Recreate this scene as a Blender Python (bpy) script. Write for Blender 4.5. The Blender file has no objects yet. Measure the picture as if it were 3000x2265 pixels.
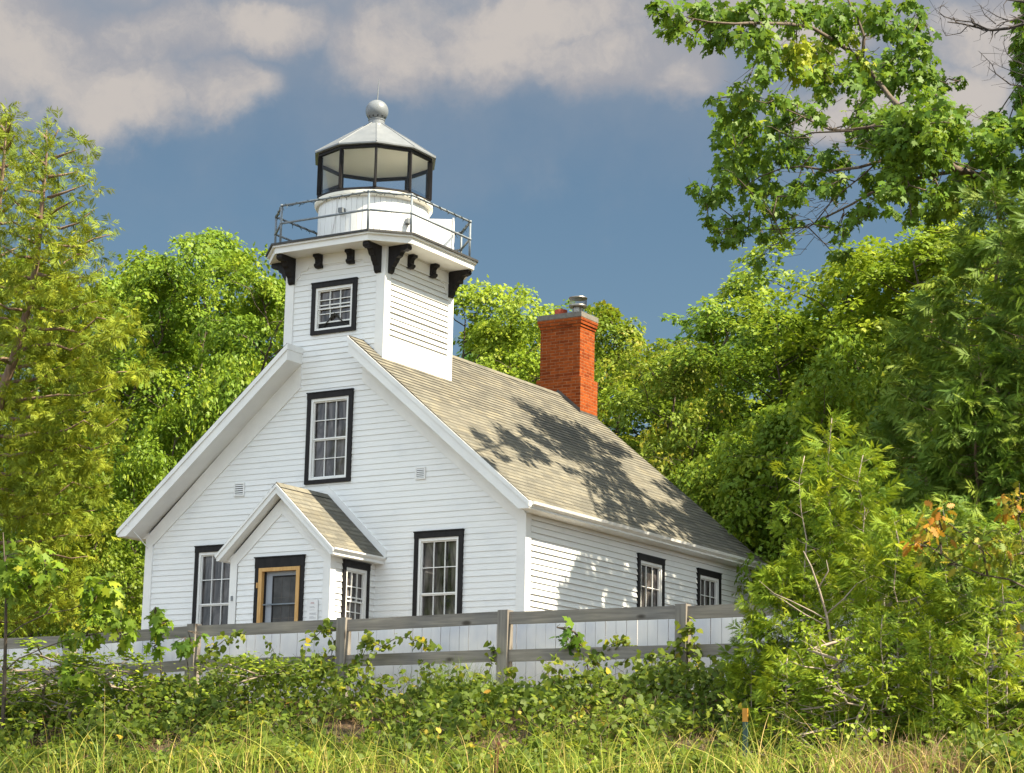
import bpy, math, random
import numpy as np
from mathutils import Matrix, Vector
R_ = math.radians
rng = np.random.default_rng(7)
random.seed(7)
scene = bpy.context.scene
COL = scene.collection

# ------------------------------------------------------------------ camera
CAM = np.array([26.114, -29.924, -2.166]); YAW, PITCH, ROLL, F = R_(31.616), R_(11.681), R_(1.135), 6353.5
fw = np.array([-math.sin(YAW)*math.cos(PITCH), math.cos(YAW)*math.cos(PITCH), math.sin(PITCH)])
rt = np.array([math.cos(YAW), math.sin(YAW), 0.0]); up = np.cross(rt, fw)
rt2 = math.cos(ROLL)*rt + math.sin(ROLL)*up; up2 = -math.sin(ROLL)*rt + math.cos(ROLL)*up
cd = bpy.data.cameras.new('camera'); cam = bpy.data.objects.new('camera', cd); COL.objects.link(cam)
cd.sensor_width = 36; cd.lens = F/3000*36; cd.clip_start = .5; cd.clip_end = 5000
m = Matrix.Identity(4)
for i in range(3):
    m[i][0] = rt2[i]; m[i][1] = up2[i]; m[i][2] = -fw[i]; m[i][3] = CAM[i]
cam.matrix_world = m; scene.camera = cam
K = 3000/2212
def ray(px, py):          # survey of the photograph: direction of one of its points (2212-wide count)
    d = fw + rt2*((px*K-1500)/F) - up2*((py*K-1132.5)/F)
    return d/np.linalg.norm(d)
def at(px, py, Y):        # where that direction meets the vertical plane y = Y
    d = ray(px, py); return CAM + d*((Y-CAM[1])/d[1])
def atz(px, py, Z):       # ... or lies Z metres in front of the camera
    d = ray(px, py); return CAM + d*(Z/(d@fw))

# ------------------------------------------------------------------ object helpers
def tag(o, label, cat, group=None, kind=None):
    if label: o['label'] = label
    if cat: o['category'] = cat
    if group: o['group'] = group
    if kind: o['kind'] = kind
    return o
def thing(name, loc, label, cat, group=None):
    o = bpy.data.objects.new(name, None); COL.objects.link(o); o.location = loc; o.empty_display_size = .3
    return tag(o, label, cat, group)
def link(name, me, mat, parent=None):
    o = bpy.data.objects.new(name, me); COL.objects.link(o)
    if mat is not None:
        for q in (mat if isinstance(mat, (list, tuple)) else [mat]): me.materials.append(q)
    if parent is not None: o.parent = parent
    return o
class MB:
    def __init__(s): s.v = []; s.f = []; s.mi = []; s.uv = []; s.m = 0
    def quad(s, pts, uv=None):
        n = len(s.v); s.v += [tuple(map(float, p)) for p in pts]; s.f.append(tuple(range(n, n+len(pts)))); s.mi.append(s.m)
        s.uv += list(uv) if uv else [(0, 0)]*len(pts)
    def box(s, x0, x1, y0, y1, z0, z1, fn=None):
        P = [(x, y, z) for x in (x0, x1) for y in (y0, y1) for z in (z0, z1)]
        if fn: P = [fn(*p) for p in P]
        for q in ((0, 1, 3, 2), (4, 6, 7, 5), (0, 4, 5, 1), (2, 3, 7, 6), (0, 2, 6, 4), (1, 5, 7, 3)): s.quad([P[i] for i in q])
    def prism(s, poly, fn, a, b):   # poly of 2-D points, fn(u, v, w)
        n = len(poly)
        s.quad([fn(u, w, a) for u, w in poly]); s.quad([fn(u, w, b) for u, w in reversed(poly)])
        for i in range(n):
            p, q = poly[i], poly[(i+1) % n]
            s.quad([fn(p[0], p[1], a), fn(p[0], p[1], b), fn(q[0], q[1], b), fn(q[0], q[1], a)])
    def tube(s, pts, rad, n=6):
        pts = [np.array(p, float) for p in pts]
        if not hasattr(rad, '__len__'): rad = [rad]*len(pts)
        rings = []; ref = None
        for i, p in enumerate(pts):
            d = pts[min(i+1, len(pts)-1)]-pts[max(i-1, 0)]; d = d/(np.linalg.norm(d)+1e-9)
            if ref is None: ref = np.array([0, 0, 1.]) if abs(d[2]) < .9 else np.array([1., 0, 0])
            a = np.cross(d, ref); a /= np.linalg.norm(a)+1e-9; b = np.cross(d, a); ref = np.cross(a, d)
            k = len(s.v)
            for j in range(n):
                t = 2*math.pi*j/n; s.v.append(tuple(p+rad[i]*(a*math.cos(t)+b*math.sin(t))))
            s.uv_pad = 0; rings.append(k)
        for r0, r1 in zip(rings[:-1], rings[1:]):
            for j in range(n):
                s.f.append((r0+j, r0+(j+1) % n, r1+(j+1) % n, r1+j)); s.mi.append(s.m); s.uv += [(0, 0)]*4
        s.f.append(tuple(rings[0]+j for j in range(n))[::-1]); s.mi.append(s.m); s.uv += [(0, 0)]*n
        s.f.append(tuple(rings[-1]+j for j in range(n))); s.mi.append(s.m); s.uv += [(0, 0)]*n
    def lathe(s, prof, c, n=24, ang0=0., cap=True):
        k = len(s.v)
        for r, z in prof:
            for j in range(n):
                t = ang0+2*math.pi*j/n; s.v.append((c[0]+r*math.sin(t), c[1]-r*math.cos(t), c[2]+z))
        for i in range(len(prof)-1):
            for j in range(n):
                a = k+i*n+j; b = k+i*n+(j+1) % n
                s.f.append((a, b, b+n, a+n)); s.mi.append(s.m); s.uv += [(0, 0)]*4
        if cap:
            s.f.append(tuple(k+j for j in range(n))[::-1]); s.mi.append(s.m); s.uv += [(0, 0)]*n
            q = k+(len(prof)-1)*n; s.f.append(tuple(q+j for j in range(n))); s.mi.append(s.m); s.uv += [(0, 0)]*n
    def build(s, name, mat, parent=None, off=None, smooth=False, uv=False, bevel=0):
        me = bpy.data.meshes.new(name)
        v = s.v if off is None else [(a-off[0], b-off[1], c-off[2]) for a, b, c in s.v]
        me.from_pydata(v, [], s.f); me.update()
        if uv:
            l = me.uv_layers.new(name='uv'); l.data.foreach_set('uv', np.array(s.uv, np.float32).ravel())
        o = link(name, me, mat, parent)
        if max(s.mi, default=0): me.polygons.foreach_set('material_index', s.mi)
        if smooth: me.polygons.foreach_set('use_smooth', [True]*len(me.polygons))
        if bevel:
            b = o.modifiers.new('bevel', 'BEVEL'); b.width = bevel; b.segments = 2; b.limit_method = 'ANGLE'
        return o

# ------------------------------------------------------------------ materials
def mat(name):
    mt = bpy.data.materials.new(name); mt.use_nodes = True; nt = mt.node_tree
    b = nt.nodes['Principled BSDF']
    return mt, nt, b
def N(nt, t, **kw):
    n = nt.nodes.new(t)
    for k, v in kw.items():
        if k in n.inputs: n.inputs[k].default_value = v
        else: setattr(n, k, v)
    return n
def ramp(nt, fac, stops):
    r = N(nt, 'ShaderNodeValToRGB'); e = r.color_ramp.elements
    while len(e) > 1: e.remove(e[0])
    e[0].position = stops[0][0]; e[0].color = (*stops[0][1], 1)
    for p, c in stops[1:]:
        q = e.new(p); q.color = (*c, 1)
    nt.links.new(fac, r.inputs[0]); return r.outputs[0]
def noise_mat(name, stops, scale=4, rough=.6, detail=6, bump=0, bscale=30, stretch=(1, 1, 1), spec=.4, metal=0):
    mt, nt, b = mat(name)
    tc = N(nt, 'ShaderNodeTexCoord'); mp = N(nt, 'ShaderNodeMapping'); mp.inputs['Scale'].default_value = stretch
    nt.links.new(tc.outputs['Object'], mp.inputs[0])
    n = N(nt, 'ShaderNodeTexNoise', Scale=scale, Detail=detail, Roughness=.6); nt.links.new(mp.outputs[0], n.inputs['Vector'])
    nt.links.new(ramp(nt, n.outputs['Fac'], stops), b.inputs['Base Color'])
    b.inputs['Roughness'].default_value = rough; b.inputs['Specular IOR Level'].default_value = spec; b.inputs['Metallic'].default_value = metal
    if bump:
        n2 = N(nt, 'ShaderNodeTexNoise', Scale=bscale, Detail=4); nt.links.new(mp.outputs[0], n2.inputs['Vector'])
        bp = N(nt, 'ShaderNodeBump', Strength=bump, Distance=.02); nt.links.new(n2.outputs['Fac'], bp.inputs['Height']); nt.links.new(bp.outputs[0], b.inputs['Normal'])
    return mt
M = {}
M['white'] = noise_mat('white_paint', [(.28, (.73, .745, .75)), (.45, (.80, .81, .805)), (.8, (.84, .84, .83))], 1.7, .55, detail=9, bump=.10, bscale=60, spec=.25, stretch=(1, 1, 1.6))
M['lip'] = noise_mat('clapboard_shadow_edge', [(.3, (.40, .37, .31)), (.7, (.56, .53, .47))], 2, .8)  # tan board edge, darkened to paint the shadow line under each course
M['trim'] = noise_mat('white_trim', [(.3, (.74, .74, .73)), (.6, (.82, .82, .80))], 2.2, .45, spec=.3)
M['black'] = noise_mat('black_trim', [(.3, (.010, .009, .010)), (.7, (.022, .020, .021))], 5, .55, stretch=(3, 3, .6), bump=.1, spec=.2)
M['grey_metal'] = noise_mat('grey_painted_metal', [(.3, (.15, .165, .18)), (.7, (.20, .215, .23))], 4, .38, bump=.04, spec=.5)
M['rail'] = noise_mat('grey_rail_paint', [(.3, (.13, .16, .19)), (.7, (.24, .27, .30))], 6, .5)
M['cream'] = noise_mat('cream_ceiling', [(.3, (.82, .79, .70)), (.7, (.86, .83, .74))], 2, .6)
M['deck'] = noise_mat('deck_edge', [(.3, (.03, .03, .032)), (.7, (.06, .06, .06))], 4, .6)
M['wood'] = noise_mat('fresh_lumber', [(.3, (.48, .26, .08)), (.5, (.58, .34, .12)), (.7, (.64, .40, .16))], 6, .6, stretch=(6, 6, .8))
M['doorwhite'] = noise_mat('door_paint', [(.3, (.28, .31, .36)), (.7, (.36, .39, .44))], 2, .4)
M['screen'] = noise_mat('door_screen', [(.35, (.035, .035, .038)), (.65, (.075, .073, .075))], 5, .35)
M['concrete'] = noise_mat('cap_concrete', [(.3, (.13, .122, .108)), (.7, (.20, .188, .165))], 12, .85, bump=.3)
M['flash'] = noise_mat('flashing', [(.3, (.05, .05, .05)), (.7, (.12, .10, .09))], 6, .6)
M['terracotta'] = noise_mat('flue_clay', [(.3, (.30, .05, .022)), (.7, (.40, .08, .035))], 6, .7)
M['steel'] = noise_mat('flue_steel', [(.3, (.20, .185, .165)), (.7, (.36, .34, .31))], 7, .38, metal=.9)
M['hole'] = noise_mat('vent_hole', [(.3, (.012, .012, .012)), (.7, (.02, .02, .02))], 3, .8)
M['bark'] = noise_mat('bark', [(.3, (.055, .042, .032)), (.6, (.13, .10, .075)), (.8, (.18, .15, .12))], 9, .9, stretch=(2, 2, .5), bump=.5, bscale=25)
M['barkred'] = noise_mat('cedar_bark', [(.3, (.13, .085, .055)), (.6, (.24, .16, .11)), (.8, (.34, .26, .19))], 7, .9, stretch=(3, 3, .4), bump=.4, bscale=25)
M['bareb'] = noise_mat('bare_twig', [(.3, (.025, .022, .024)), (.7, (.06, .05, .05))], 8, .9)
M['dead'] = noise_mat('weathered_twig', [(.3, (.26, .20, .16)), (.7, (.42, .35, .29))], 8, .9)
M['rust'] = noise_mat('rusty_steel', [(.3, (.09, .035, .022)), (.5, (.15, .055, .03)), (.7, (.22, .10, .06))], 14, .85, bump=.3)
M['orange'] = noise_mat('stake_top', [(.3, (.50, .20, .02)), (.7, (.66, .32, .05))], 8, .6)
M['stake'] = noise_mat('green_stake', [(.3, (.025, .06, .05)), (.7, (.06, .10, .08))], 8, .6)
M['paper'] = noise_mat('notice_paper', [(.3, (.70, .70, .70)), (.7, (.80, .80, .80))], 3, .7)
M['ink'] = noise_mat('notice_ink', [(.3, (.30, .30, .32)), (.7, (.40, .40, .42))], 8, .8)
M['redink'] = noise_mat('notice_red', [(.3, (.42, .20, .20)), (.7, (.5, .26, .25))], 8, .8)
M['cable'] = noise_mat('white_cable', [(.3, (.7, .7, .7)), (.7, (.8, .8, .8))], 3, .5)
M['dark_wire'] = noise_mat('green_wire', [(.3, (.012, .02, .016)), (.7, (.03, .04, .035))], 3, .6)

def weathered(name, stops, axis, knots=True):
    """grey weathered lumber: grain along one axis and a few knots"""
    mt, nt, b = mat(name)
    tc = N(nt, 'ShaderNodeTexCoord'); oi = N(nt, 'ShaderNodeObjectInfo')
    mp = N(nt, 'ShaderNodeMapping'); s = [14, 14, 14]; s[axis] = .7; mp.inputs['Scale'].default_value = s
    nt.links.new(tc.outputs['Object'], mp.inputs[0])
    n = N(nt, 'ShaderNodeTexNoise', Scale=1.6, Detail=7, Roughness=.65, Distortion=.6); nt.links.new(mp.outputs[0], n.inputs['Vector'])
    c = ramp(nt, n.outputs['Fac'], stops)
    vo = N(nt, 'ShaderNodeTexVoronoi', Scale=.9, feature='F1'); m2 = N(nt, 'ShaderNodeMapping'); s2 = [3, 3, 3]; s2[axis] = 1.3; m2.inputs['Scale'].default_value = s2
    nt.links.new(tc.outputs['Object'], m2.inputs[0]); nt.links.new(m2.outputs[0], vo.inputs['Vector'])
    k = ramp(nt, vo.outputs['Distance'], [(0, (.12, .10, .09)), (.07, (.3, .27, .25)), (.12, (1, 1, 1))] if knots else [(0, (.7, .7, .72)), (.03, (1, 1, 1))])
    mx = N(nt, 'ShaderNodeMix', data_type='RGBA', blend_type='MULTIPLY'); mx.inputs[0].default_value = 1
    nt.links.new(c, mx.inputs[6]); nt.links.new(k, mx.inputs[7])
    big = N(nt, 'ShaderNodeTexNoise', Scale=1.1, Detail=3); nt.links.new(tc.outputs['Object'], big.inputs['Vector'])
    bg = ramp(nt, big.outputs['Fac'], [(.35, (.72, .74, .78)), (.65, (1.12, 1.08, 1.0))])
    m3 = N(nt, 'ShaderNodeMix', data_type='RGBA', blend_type='MULTIPLY'); m3.inputs[0].default_value = 1
    nt.links.new(mx.outputs[2], m3.inputs[6]); nt.links.new(bg, m3.inputs[7])
    nt.links.new(m3.outputs[2], b.inputs['Base Color'])
    b.inputs['Roughness'].default_value = .85
    bp = N(nt, 'ShaderNodeBump', Strength=.35, Distance=.01); nt.links.new(n.outputs['Fac'], bp.inputs['Height']); nt.links.new(bp.outputs[0], b.inputs['Normal'])
    return mt
G = [(.25, (.15, .132, .115)), (.5, (.255, .228, .202)), (.75, (.37, .33, .285))]
M['lumber_x'] = weathered('weathered_rail', G, 0)
M['lumber_z'] = weathered('weathered_post', G, 2)
M['board'] = weathered('white_board', [(.12, (.55, .55, .58)), (.30, (.82, .82, .85)), (.8, (.87, .87, .89))], 2, False)

def brick_mat(name, c1, c2, mort, bw, bh, ms, bump, rough, nscale, vary):
    mt, nt, b = mat(name)
    uvn = N(nt, 'ShaderNodeUVMap', uv_map='uv')
    br = N(nt, 'ShaderNodeTexBrick'); br.inputs['Scale'].default_value = 1
    br.inputs['Color1'].default_value = (*c1, 1); br.inputs['Color2'].default_value = (*c2, 1); br.inputs['Mortar'].default_value = (*mort, 1)
    br.inputs['Brick Width'].default_value = bw; br.inputs['Row Height'].default_value = bh; br.inputs['Mortar Size'].default_value = ms
    br.inputs['Mortar Smooth'].default_value = .3; br.inputs['Bias'].default_value = -.1
    nt.links.new(uvn.outputs[0], br.inputs['Vector'])
    n = N(nt, 'ShaderNodeTexNoise', Scale=nscale, Detail=6, Roughness=.7); nt.links.new(uvn.outputs[0], n.inputs['Vector'])
    c = ramp(nt, n.outputs['Fac'], vary)
    mx = N(nt, 'ShaderNodeMix', data_type='RGBA', blend_type='MULTIPLY'); mx.inputs[0].default_value = 1
    nt.links.new(br.outputs['Color'], mx.inputs[6]); nt.links.new(c, mx.inputs[7]); nt.links.new(mx.outputs[2], b.inputs['Base Color'])
    b.inputs['Roughness'].default_value = rough; b.inputs['Specular IOR Level'].default_value = .1
    inv = N(nt, 'ShaderNodeMath', operation='SUBTRACT'); inv.inputs[0].default_value = 1; nt.links.new(br.outputs['Fac'], inv.inputs[1])
    ad = N(nt, 'ShaderNodeMath', operation='MULTIPLY_ADD'); ad.inputs[1].default_value = .35
    nt.links.new(n.outputs['Fac'], ad.inputs[0]); nt.links.new(inv.outputs[0], ad.inputs[2])
    bp = N(nt, 'ShaderNodeBump', Strength=bump, Distance=.012); nt.links.new(ad.outputs[0], bp.inputs['Height']); nt.links.new(bp.outputs[0], b.inputs['Normal'])
    return mt
M['brick'] = brick_mat('red_brick', (.36, .080, .016), (.18, .034, .008), (.34, .15, .07), .21, .0635, .007, .9, .85, 9,
                       [(.3, (.65, .6, .6)), (.55, (1, 1, 1)), (.75, (1.2, 1.2, 1.1))])
M['shingle'] = brick_mat('asphalt_shingle', (.180, .169, .138), (.116, .110, .094), (.04, .038, .033), .30, .126, .004, .4, .9, 2.2,
                         [(.28, (.66, .69, .72)), (.5, (1, 1, 1)), (.72, (1.25, 1.18, 1.02))])

mt, nt, b = mat('window_pane'); M['pane'] = mt
tc = N(nt, 'ShaderNodeTexCoord'); mpw = N(nt, 'ShaderNodeMapping'); mpw.inputs['Scale'].default_value = (3.5, 3.5, .9); nt.links.new(tc.outputs['Object'], mpw.inputs[0]); n = N(nt, 'ShaderNodeTexNoise', Scale=2.2, Detail=5, Distortion=1.2); nt.links.new(mpw.outputs[0], n.inputs['Vector'])
nt.links.new(ramp(nt, n.outputs['Fac'], [(.32, (.015, .014, .015)), (.5, (.07, .062, .062)), (.68, (.15, .135, .13))]), b.inputs['Base Color'])
b.inputs['Roughness'].default_value = .03; b.inputs['Specular IOR Level'].default_value = .55
mt, nt, b = mat('lantern_glass'); M['glass'] = mt
nt.nodes.remove(b); tr = N(nt, 'ShaderNodeBsdfTransparent', Color=(.955, .975, .985, 1)); gl = N(nt, 'ShaderNodeBsdfGlossy', Roughness=.03, Color=(.9, .95, 1, 1))
fr = N(nt, 'ShaderNodeFresnel', IOR=1.22); mx = N(nt, 'ShaderNodeMixShader')
nt.links.new(fr.outputs[0], mx.inputs[0]); nt.links.new(tr.outputs[0], mx.inputs[1]); nt.links.new(gl.outputs[0], mx.inputs[2])
nt.links.new(mx.outputs[0], nt.nodes['Material Output'].inputs[0])

def leaf_mat(name, stops, trans=.34, tcol=(.30, .42, .03), rough=.5, spec=.2):
    mt, nt, b = mat(name)
    a = N(nt, 'ShaderNodeAttribute', attribute_name='tint')
    c = ramp(nt, a.outputs['Fac'], stops); nt.links.new(c, b.inputs['Base Color'])
    b.inputs['Roughness'].default_value = rough; b.inputs['Specular IOR Level'].default_value = spec
    t = N(nt, 'ShaderNodeBsdfTranslucent')
    mxc = N(nt, 'ShaderNodeMix', data_type='RGBA', blend_type='MIX'); mxc.inputs[0].default_value = .45; mxc.inputs[7].default_value = (*tcol, 1)
    nt.links.new(c, mxc.inputs[6]); nt.links.new(mxc.outputs[2], t.inputs[0])
    mx = N(nt, 'ShaderNodeMixShader'); mx.inputs[0].default_value = trans
    nt.links.new(b.outputs[0], mx.inputs[1]); nt.links.new(t.outputs[0], mx.inputs[2]); nt.links.new(mx.outputs[0], nt.nodes['Material Output'].inputs[0])
    return mt
M['leaf'] = leaf_mat('maple_leaf', [(0, (0.096, 0.179, 0.017)), (.5, (0.182, 0.279, 0.023)), (.85, (0.319, 0.365, 0.025)), (1, (0.448, 0.373, 0.036))])
M['leaf_y'] = leaf_mat('yellow_green_leaf', [(0, (0.128, 0.217, 0.019)), (.5, (0.255, 0.342, 0.025)), (.85, (0.384, 0.416, 0.035)), (1, (0.474, 0.361, 0.047))])
M['leaf_o'] = leaf_mat('olive_leaf', [(0, (0.105, 0.171, 0.019)), (.5, (0.207, 0.282, 0.028)), (.8, (0.328, 0.289, 0.031)), (1, (0.450, 0.222, 0.031))])
M['leaf_s'] = leaf_mat('shade_dark_leaf', [(0, (0.033, 0.087, 0.014)), (.6, (0.067, 0.146, 0.019)), (1, (0.120, 0.204, 0.024))], .25, (.12, .22, .03))  # darker leaf colour stands in for the shade inside the woods
M['leaf_n'] = leaf_mat('overhanging_maple_leaf', [(0, (0.053, 0.123, 0.014)), (.5, (0.097, 0.181, 0.016)), (.85, (0.158, 0.246, 0.018)), (1, (0.300, 0.333, 0.021))], tcol=(.30, .42, .03))
M['leaf_k'] = leaf_mat('oak_leaf', [(0, (0.099, 0.168, 0.017)), (.4, (0.177, 0.233, 0.024)), (.7, (0.331, 0.259, 0.024)), (1, (0.464, 0.181, 0.024))], tcol=(.40, .34, .03))
M['ced_l'] = leaf_mat('cedar_frond_olive', [(0, (0.106, 0.165, 0.015)), (.5, (0.198, 0.261, 0.018)), (1, (0.310, 0.349, 0.024))], .28, (.34, .32, .02), .6, .2)
M['ced_d'] = leaf_mat('cedar_frond_green', [(0, (0.065, 0.126, 0.018)), (.5, (0.110, 0.185, 0.022)), (1, (0.199, 0.254, 0.026))], .25, (.16, .26, .02), .6, .2)
M['ced_y'] = leaf_mat('cedar_frond_bright', [(0, (0.111, 0.202, 0.018)), (.5, (0.196, 0.289, 0.021)), (1, (0.339, 0.384, 0.023))], .32, (.32, .36, .02), .6, .2)
M['vine'] = leaf_mat('vine_leaf', [(0, (0.072, 0.121, 0.017)), (.6, (0.135, 0.185, 0.022)), (.9, (0.288, 0.288, 0.022)), (1, (0.470, 0.344, 0.033))], .35, (.24, .33, .03))
M['grass'] = leaf_mat('grass_blade', [(0, (0.114, 0.202, 0.020)), (.45, (0.240, 0.316, 0.033)), (.75, (0.405, 0.367, 0.077)), (1, (0.557, 0.405, 0.143))], .3, (.36, .38, .06), .55, .25)
M['straw'] = leaf_mat('dry_grass', [(0, (.16, .09, .05)), (.5, (.30, .19, .10)), (1, (.46, .33, .19))], .2, (.4, .28, .12), .7, .2)

mt, nt, b = mat('soil'); M['soil'] = mt
tc = N(nt, 'ShaderNodeTexCoord'); n = N(nt, 'ShaderNodeTexNoise', Scale=1.2, Detail=9, Roughness=.7); nt.links.new(tc.outputs['Object'], n.inputs['Vector'])
n2 = N(nt, 'ShaderNodeTexNoise', Scale=22, Detail=6, Roughness=.7); nt.links.new(tc.outputs['Object'], n2.inputs['Vector'])
c1 = ramp(nt, n.outputs['Fac'], [(.35, (.06, .075, .018)), (.5, (.09, .065, .035)), (.65, (.15, .095, .055))]); c2 = ramp(nt, n2.outputs['Fac'], [(.3, (.45, .42, .4)), (.7, (1.4, 1.35, 1.25))])
mx = N(nt, 'ShaderNodeMix', data_type='RGBA', blend_type='MULTIPLY'); mx.inputs[0].default_value = 1
nt.links.new(c1, mx.inputs[6]); nt.links.new(c2, mx.inputs[7]); nt.links.new(mx.outputs[2], b.inputs['Base Color']); b.inputs['Roughness'].default_value = .95
bp = N(nt, 'ShaderNodeBump', Strength=.8, Distance=.06); nt.links.new(n2.outputs['Fac'], bp.inputs['Height']); nt.links.new(bp.outputs[0], b.inputs['Normal'])

# ------------------------------------------------------------------ ground
YS = [-600, -60, -30, -18, -14, -10.5, -8.6, -7.2, -5.9, -4.6, -2.2, 15, 60, 900]
ZS = [-9, -6.2, -3.95, -2.25, -1.95, -1.66, -1.5, -1.05, -.52, -.34, -.06, 0, .6, 4]
def gz(x, y):
    z = np.interp(y, YS, ZS)
    return z + .07*np.sin(x*.9+1.3)*np.sin(y*.7) + .04*np.sin(x*2.3+y*1.7)
def grid_axis(lo, hi, dense0, dense1, st):
    a = list(np.arange(dense0, dense1, st)); s = st; p = dense0
    while p > lo: s *= 1.35; p -= s; a.insert(0, p)
    s = st; p = dense1
    while p < hi: a.append(p); s *= 1.35; p += s
    return np.array(a)
gx = grid_axis(-900, 900, -8, 26, .35); gy = grid_axis(-400, 900, -16, 12, .3)
X, Y = np.meshgrid(gx, gy); Z = gz(X, Y)
vv = np.stack([X.ravel(), Y.ravel(), Z.ravel()], 1); nx = len(gx)
ff = [(j*nx+i, j*nx+i+1, (j+1)*nx+i+1, (j+1)*nx+i) for j in range(len(gy)-1) for i in range(nx-1)]
me = bpy.data.meshes.new('ground'); me.from_pydata(vv.tolist(), [], ff); me.polygons.foreach_set('use_smooth', [True]*len(ff))
o = link('ground', me, M['soil']); tag(o, 'brown soil bank rising to the level ground around the house', 'ground', kind='structure')

# ------------------------------------------------------------------ the lighthouse
W, L, SL, ZR = 8.0, 8.5, .8386, 6.733
T0, T1, TD = 2.954, 5.046, 2.158
house = thing('lighthouse', (0, 0, 0), 'white clapboard lighthouse house with a square tower, black lantern room and brick chimney', 'lighthouse')
zt = lambda x: ZR-SL*abs(x-4)
FR = lambda a, z, o: (a, -o, z)            # front wall  (a along x, o outwards)
SD = lambda a, z, o: (W+o, a, z)           # right wall
LFt = lambda a, z, o: (-o, a, z)
BK = lambda a, z, o: (a, L+o, z)
def siding(mb, fn, z0, z1, xl, xr, holes=(), h=.101, d=.0105):
    """clapboards: each course leans out towards its lower edge; xl/xr give the ends at a height"""
    jit_ = random.Random(int(z0*100)+len(holes)); jd = [jit_.uniform(.72, 1.25) for _ in range(200)]
    br = sorted(set([round(z0+i*h, 4) for i in range(int((z1-z0)/h)+2) if z0+i*h <= z1] + [z1] + [b for q in holes for b in q[2:] if z0 < b < z1]))
    for a, b in zip(br[:-1], br[1:]):
        if b-a < 1e-4: continue
        mid = (a+b)/2; k = math.floor((mid-z0)/h); ca = z0+k*h
        oa = d*jd[k]*(1-(a-ca)/h); ob = d*jd[k]*(1-(b-ca)/h)
        cuts = sorted((q[0], q[1]) for q in holes if q[2] < mid < q[3])
        seg = []; cur = None
        for c0, c1 in cuts: seg.append((cur, c0)); cur = c1
        seg.append((cur, None))
        for s0, s1 in seg:
            la, lb = (xl(a), xl(b)) if s0 is None else (s0, s0)
            ra, rb = (xr(a), xr(b)) if s1 is None else (s1, s1)
            if ra <= la or rb <= lb-1e-6: continue
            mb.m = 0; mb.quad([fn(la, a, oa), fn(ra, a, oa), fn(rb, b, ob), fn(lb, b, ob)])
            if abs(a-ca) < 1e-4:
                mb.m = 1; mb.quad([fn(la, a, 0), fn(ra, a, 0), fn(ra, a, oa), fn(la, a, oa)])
    mb.m = 0
def window(fn, a0, a1, z0, z1, label, cw=.082, cols=3, rows=(2, 2), raise_=0, tcap=.10):
    m_ = MB()                                  # casing = the window part itself
    m_.box(a0, a0+cw, z0, z1-tcap, -.03, .045, fn); m_.box(a1-cw, a1, z0, z1-tcap, -.03, .045, fn)
    m_.box(a0-.004, a1+.004, z1-tcap, z1, -.03, .05, fn); m_.box(a0-.012, a1+.012, z1, z1+.018, -.03, .062, fn); m_.box(a0+cw, a1-cw, z0, z0+.07, -.03, .042, fn)
    w = m_.build('window', M['black'], house)
    if label: w['label'] = label
    i0, i1, j0, j1 = a0+cw, a1-cw, z0+.07, z1-tcap
    s = MB(); fwid = .045
    s.box(i0, i0+fwid, j0, j1, -.05, .03, fn); s.box(i1-fwid, i1, j0, j1, -.05, .03, fn)
    s.box(i0+fwid, i1-fwid, j1-.05, j1, -.05, .03, fn); s.box(i0+fwid, i1-fwid, j0, j0+.035, -.05, .034, fn)
    p0, p1, q0, q1 = i0+fwid, i1-fwid, j0+.035, j1-.05
    s.build('frame', M['trim'], w)
    mid = (q0+q1)/2
    g = MB(); g.quad([fn(p0, q0, -.045), fn(p1, q0, -.045), fn(p1, q1, -.045), fn(p0, q1, -.045)])
    pane = g.build('pane', M['pane'], w)
    for (lo, hi, n, off) in ((mid, q1, rows[1], -.008), (q0+raise_, mid+raise_*.9, rows[0], -.024)):
        s = MB(); e = .02
        s.box(p0, p0+e, lo, hi, off-.02, off+.012, fn); s.box(p1-e, p1, lo, hi, off-.02, off+.012, fn)
        s.box(p0+e, p1-e, hi-e, hi, off-.02, off+.012, fn); s.box(p0+e, p1-e, lo, lo+e*1.2, off-.02, off+.012, fn)
        u = .0068
        for c in range(1, cols):
            x = p0+e+(p1-p0-2*e)*c/cols; s.box(x-u, x+u, lo+e*1.2, hi-e, off-.016, off+.006, fn)
        for r in range(1, n):
            z = lo+(hi-lo)*r/n; s.box(p0+e, p1-e, z-u, z+u, off-.014, off+.007, fn)
        s.build('sash', M['trim'], w)
    if raise_:
        s = MB(); s.box(p0, p1, q0, q0+raise_, -.05, -.03, fn); s.build('opening', M['hole'], w)
    return w

WZ = 2.755   # top of the ground floor window casings
wins_front = [(3.51, 4.484, 3.728, 5.336), (5.858, 6.822, .72, WZ), (1.146, 2.11, .72, WZ)]
tower_win = (3.516, 4.484, 6.392, 7.321)
PX0, PX1, PD, PZ = 2.996, 5.04, 1.267, 2.317
GE = 3.02
FI = lambda x: GE-.16+SL*(x-.16)-.05*(x-.16)/2.8      # lower edge of the gable frieze
ZF = FI(3.34)
def gx_(z):
    if z < GE-.16: return .14
    if z < ZF: return .16+(z-GE+.16)/(SL-.05/2.8)-.03
    return T0+.10
mb = MB(); siding(mb, FR, .16, 5.816, gx_, lambda z: W-gx_(z), wins_front+[(PX0+.1, PX1-.1, 0, PZ)])
fwall = mb.build('front_wall', [M['white'], M['lip']], house)
for sgn in (1, -1):                            # gable frieze boards
    fx = lambda x: x if sgn > 0 else W-x
    poly = [(0, GE-.16), (.16, GE-.16), (3.34, ZF), (3.34, zt(3.34)-.25), (0, GE)]
    mb = MB(); mb.prism([(fx(a), b) for a, b in poly], lambda u, w, t: (u, -t, w), 0, .026)
    mb.build('gable_frieze', M['trim'], fwall)
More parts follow.
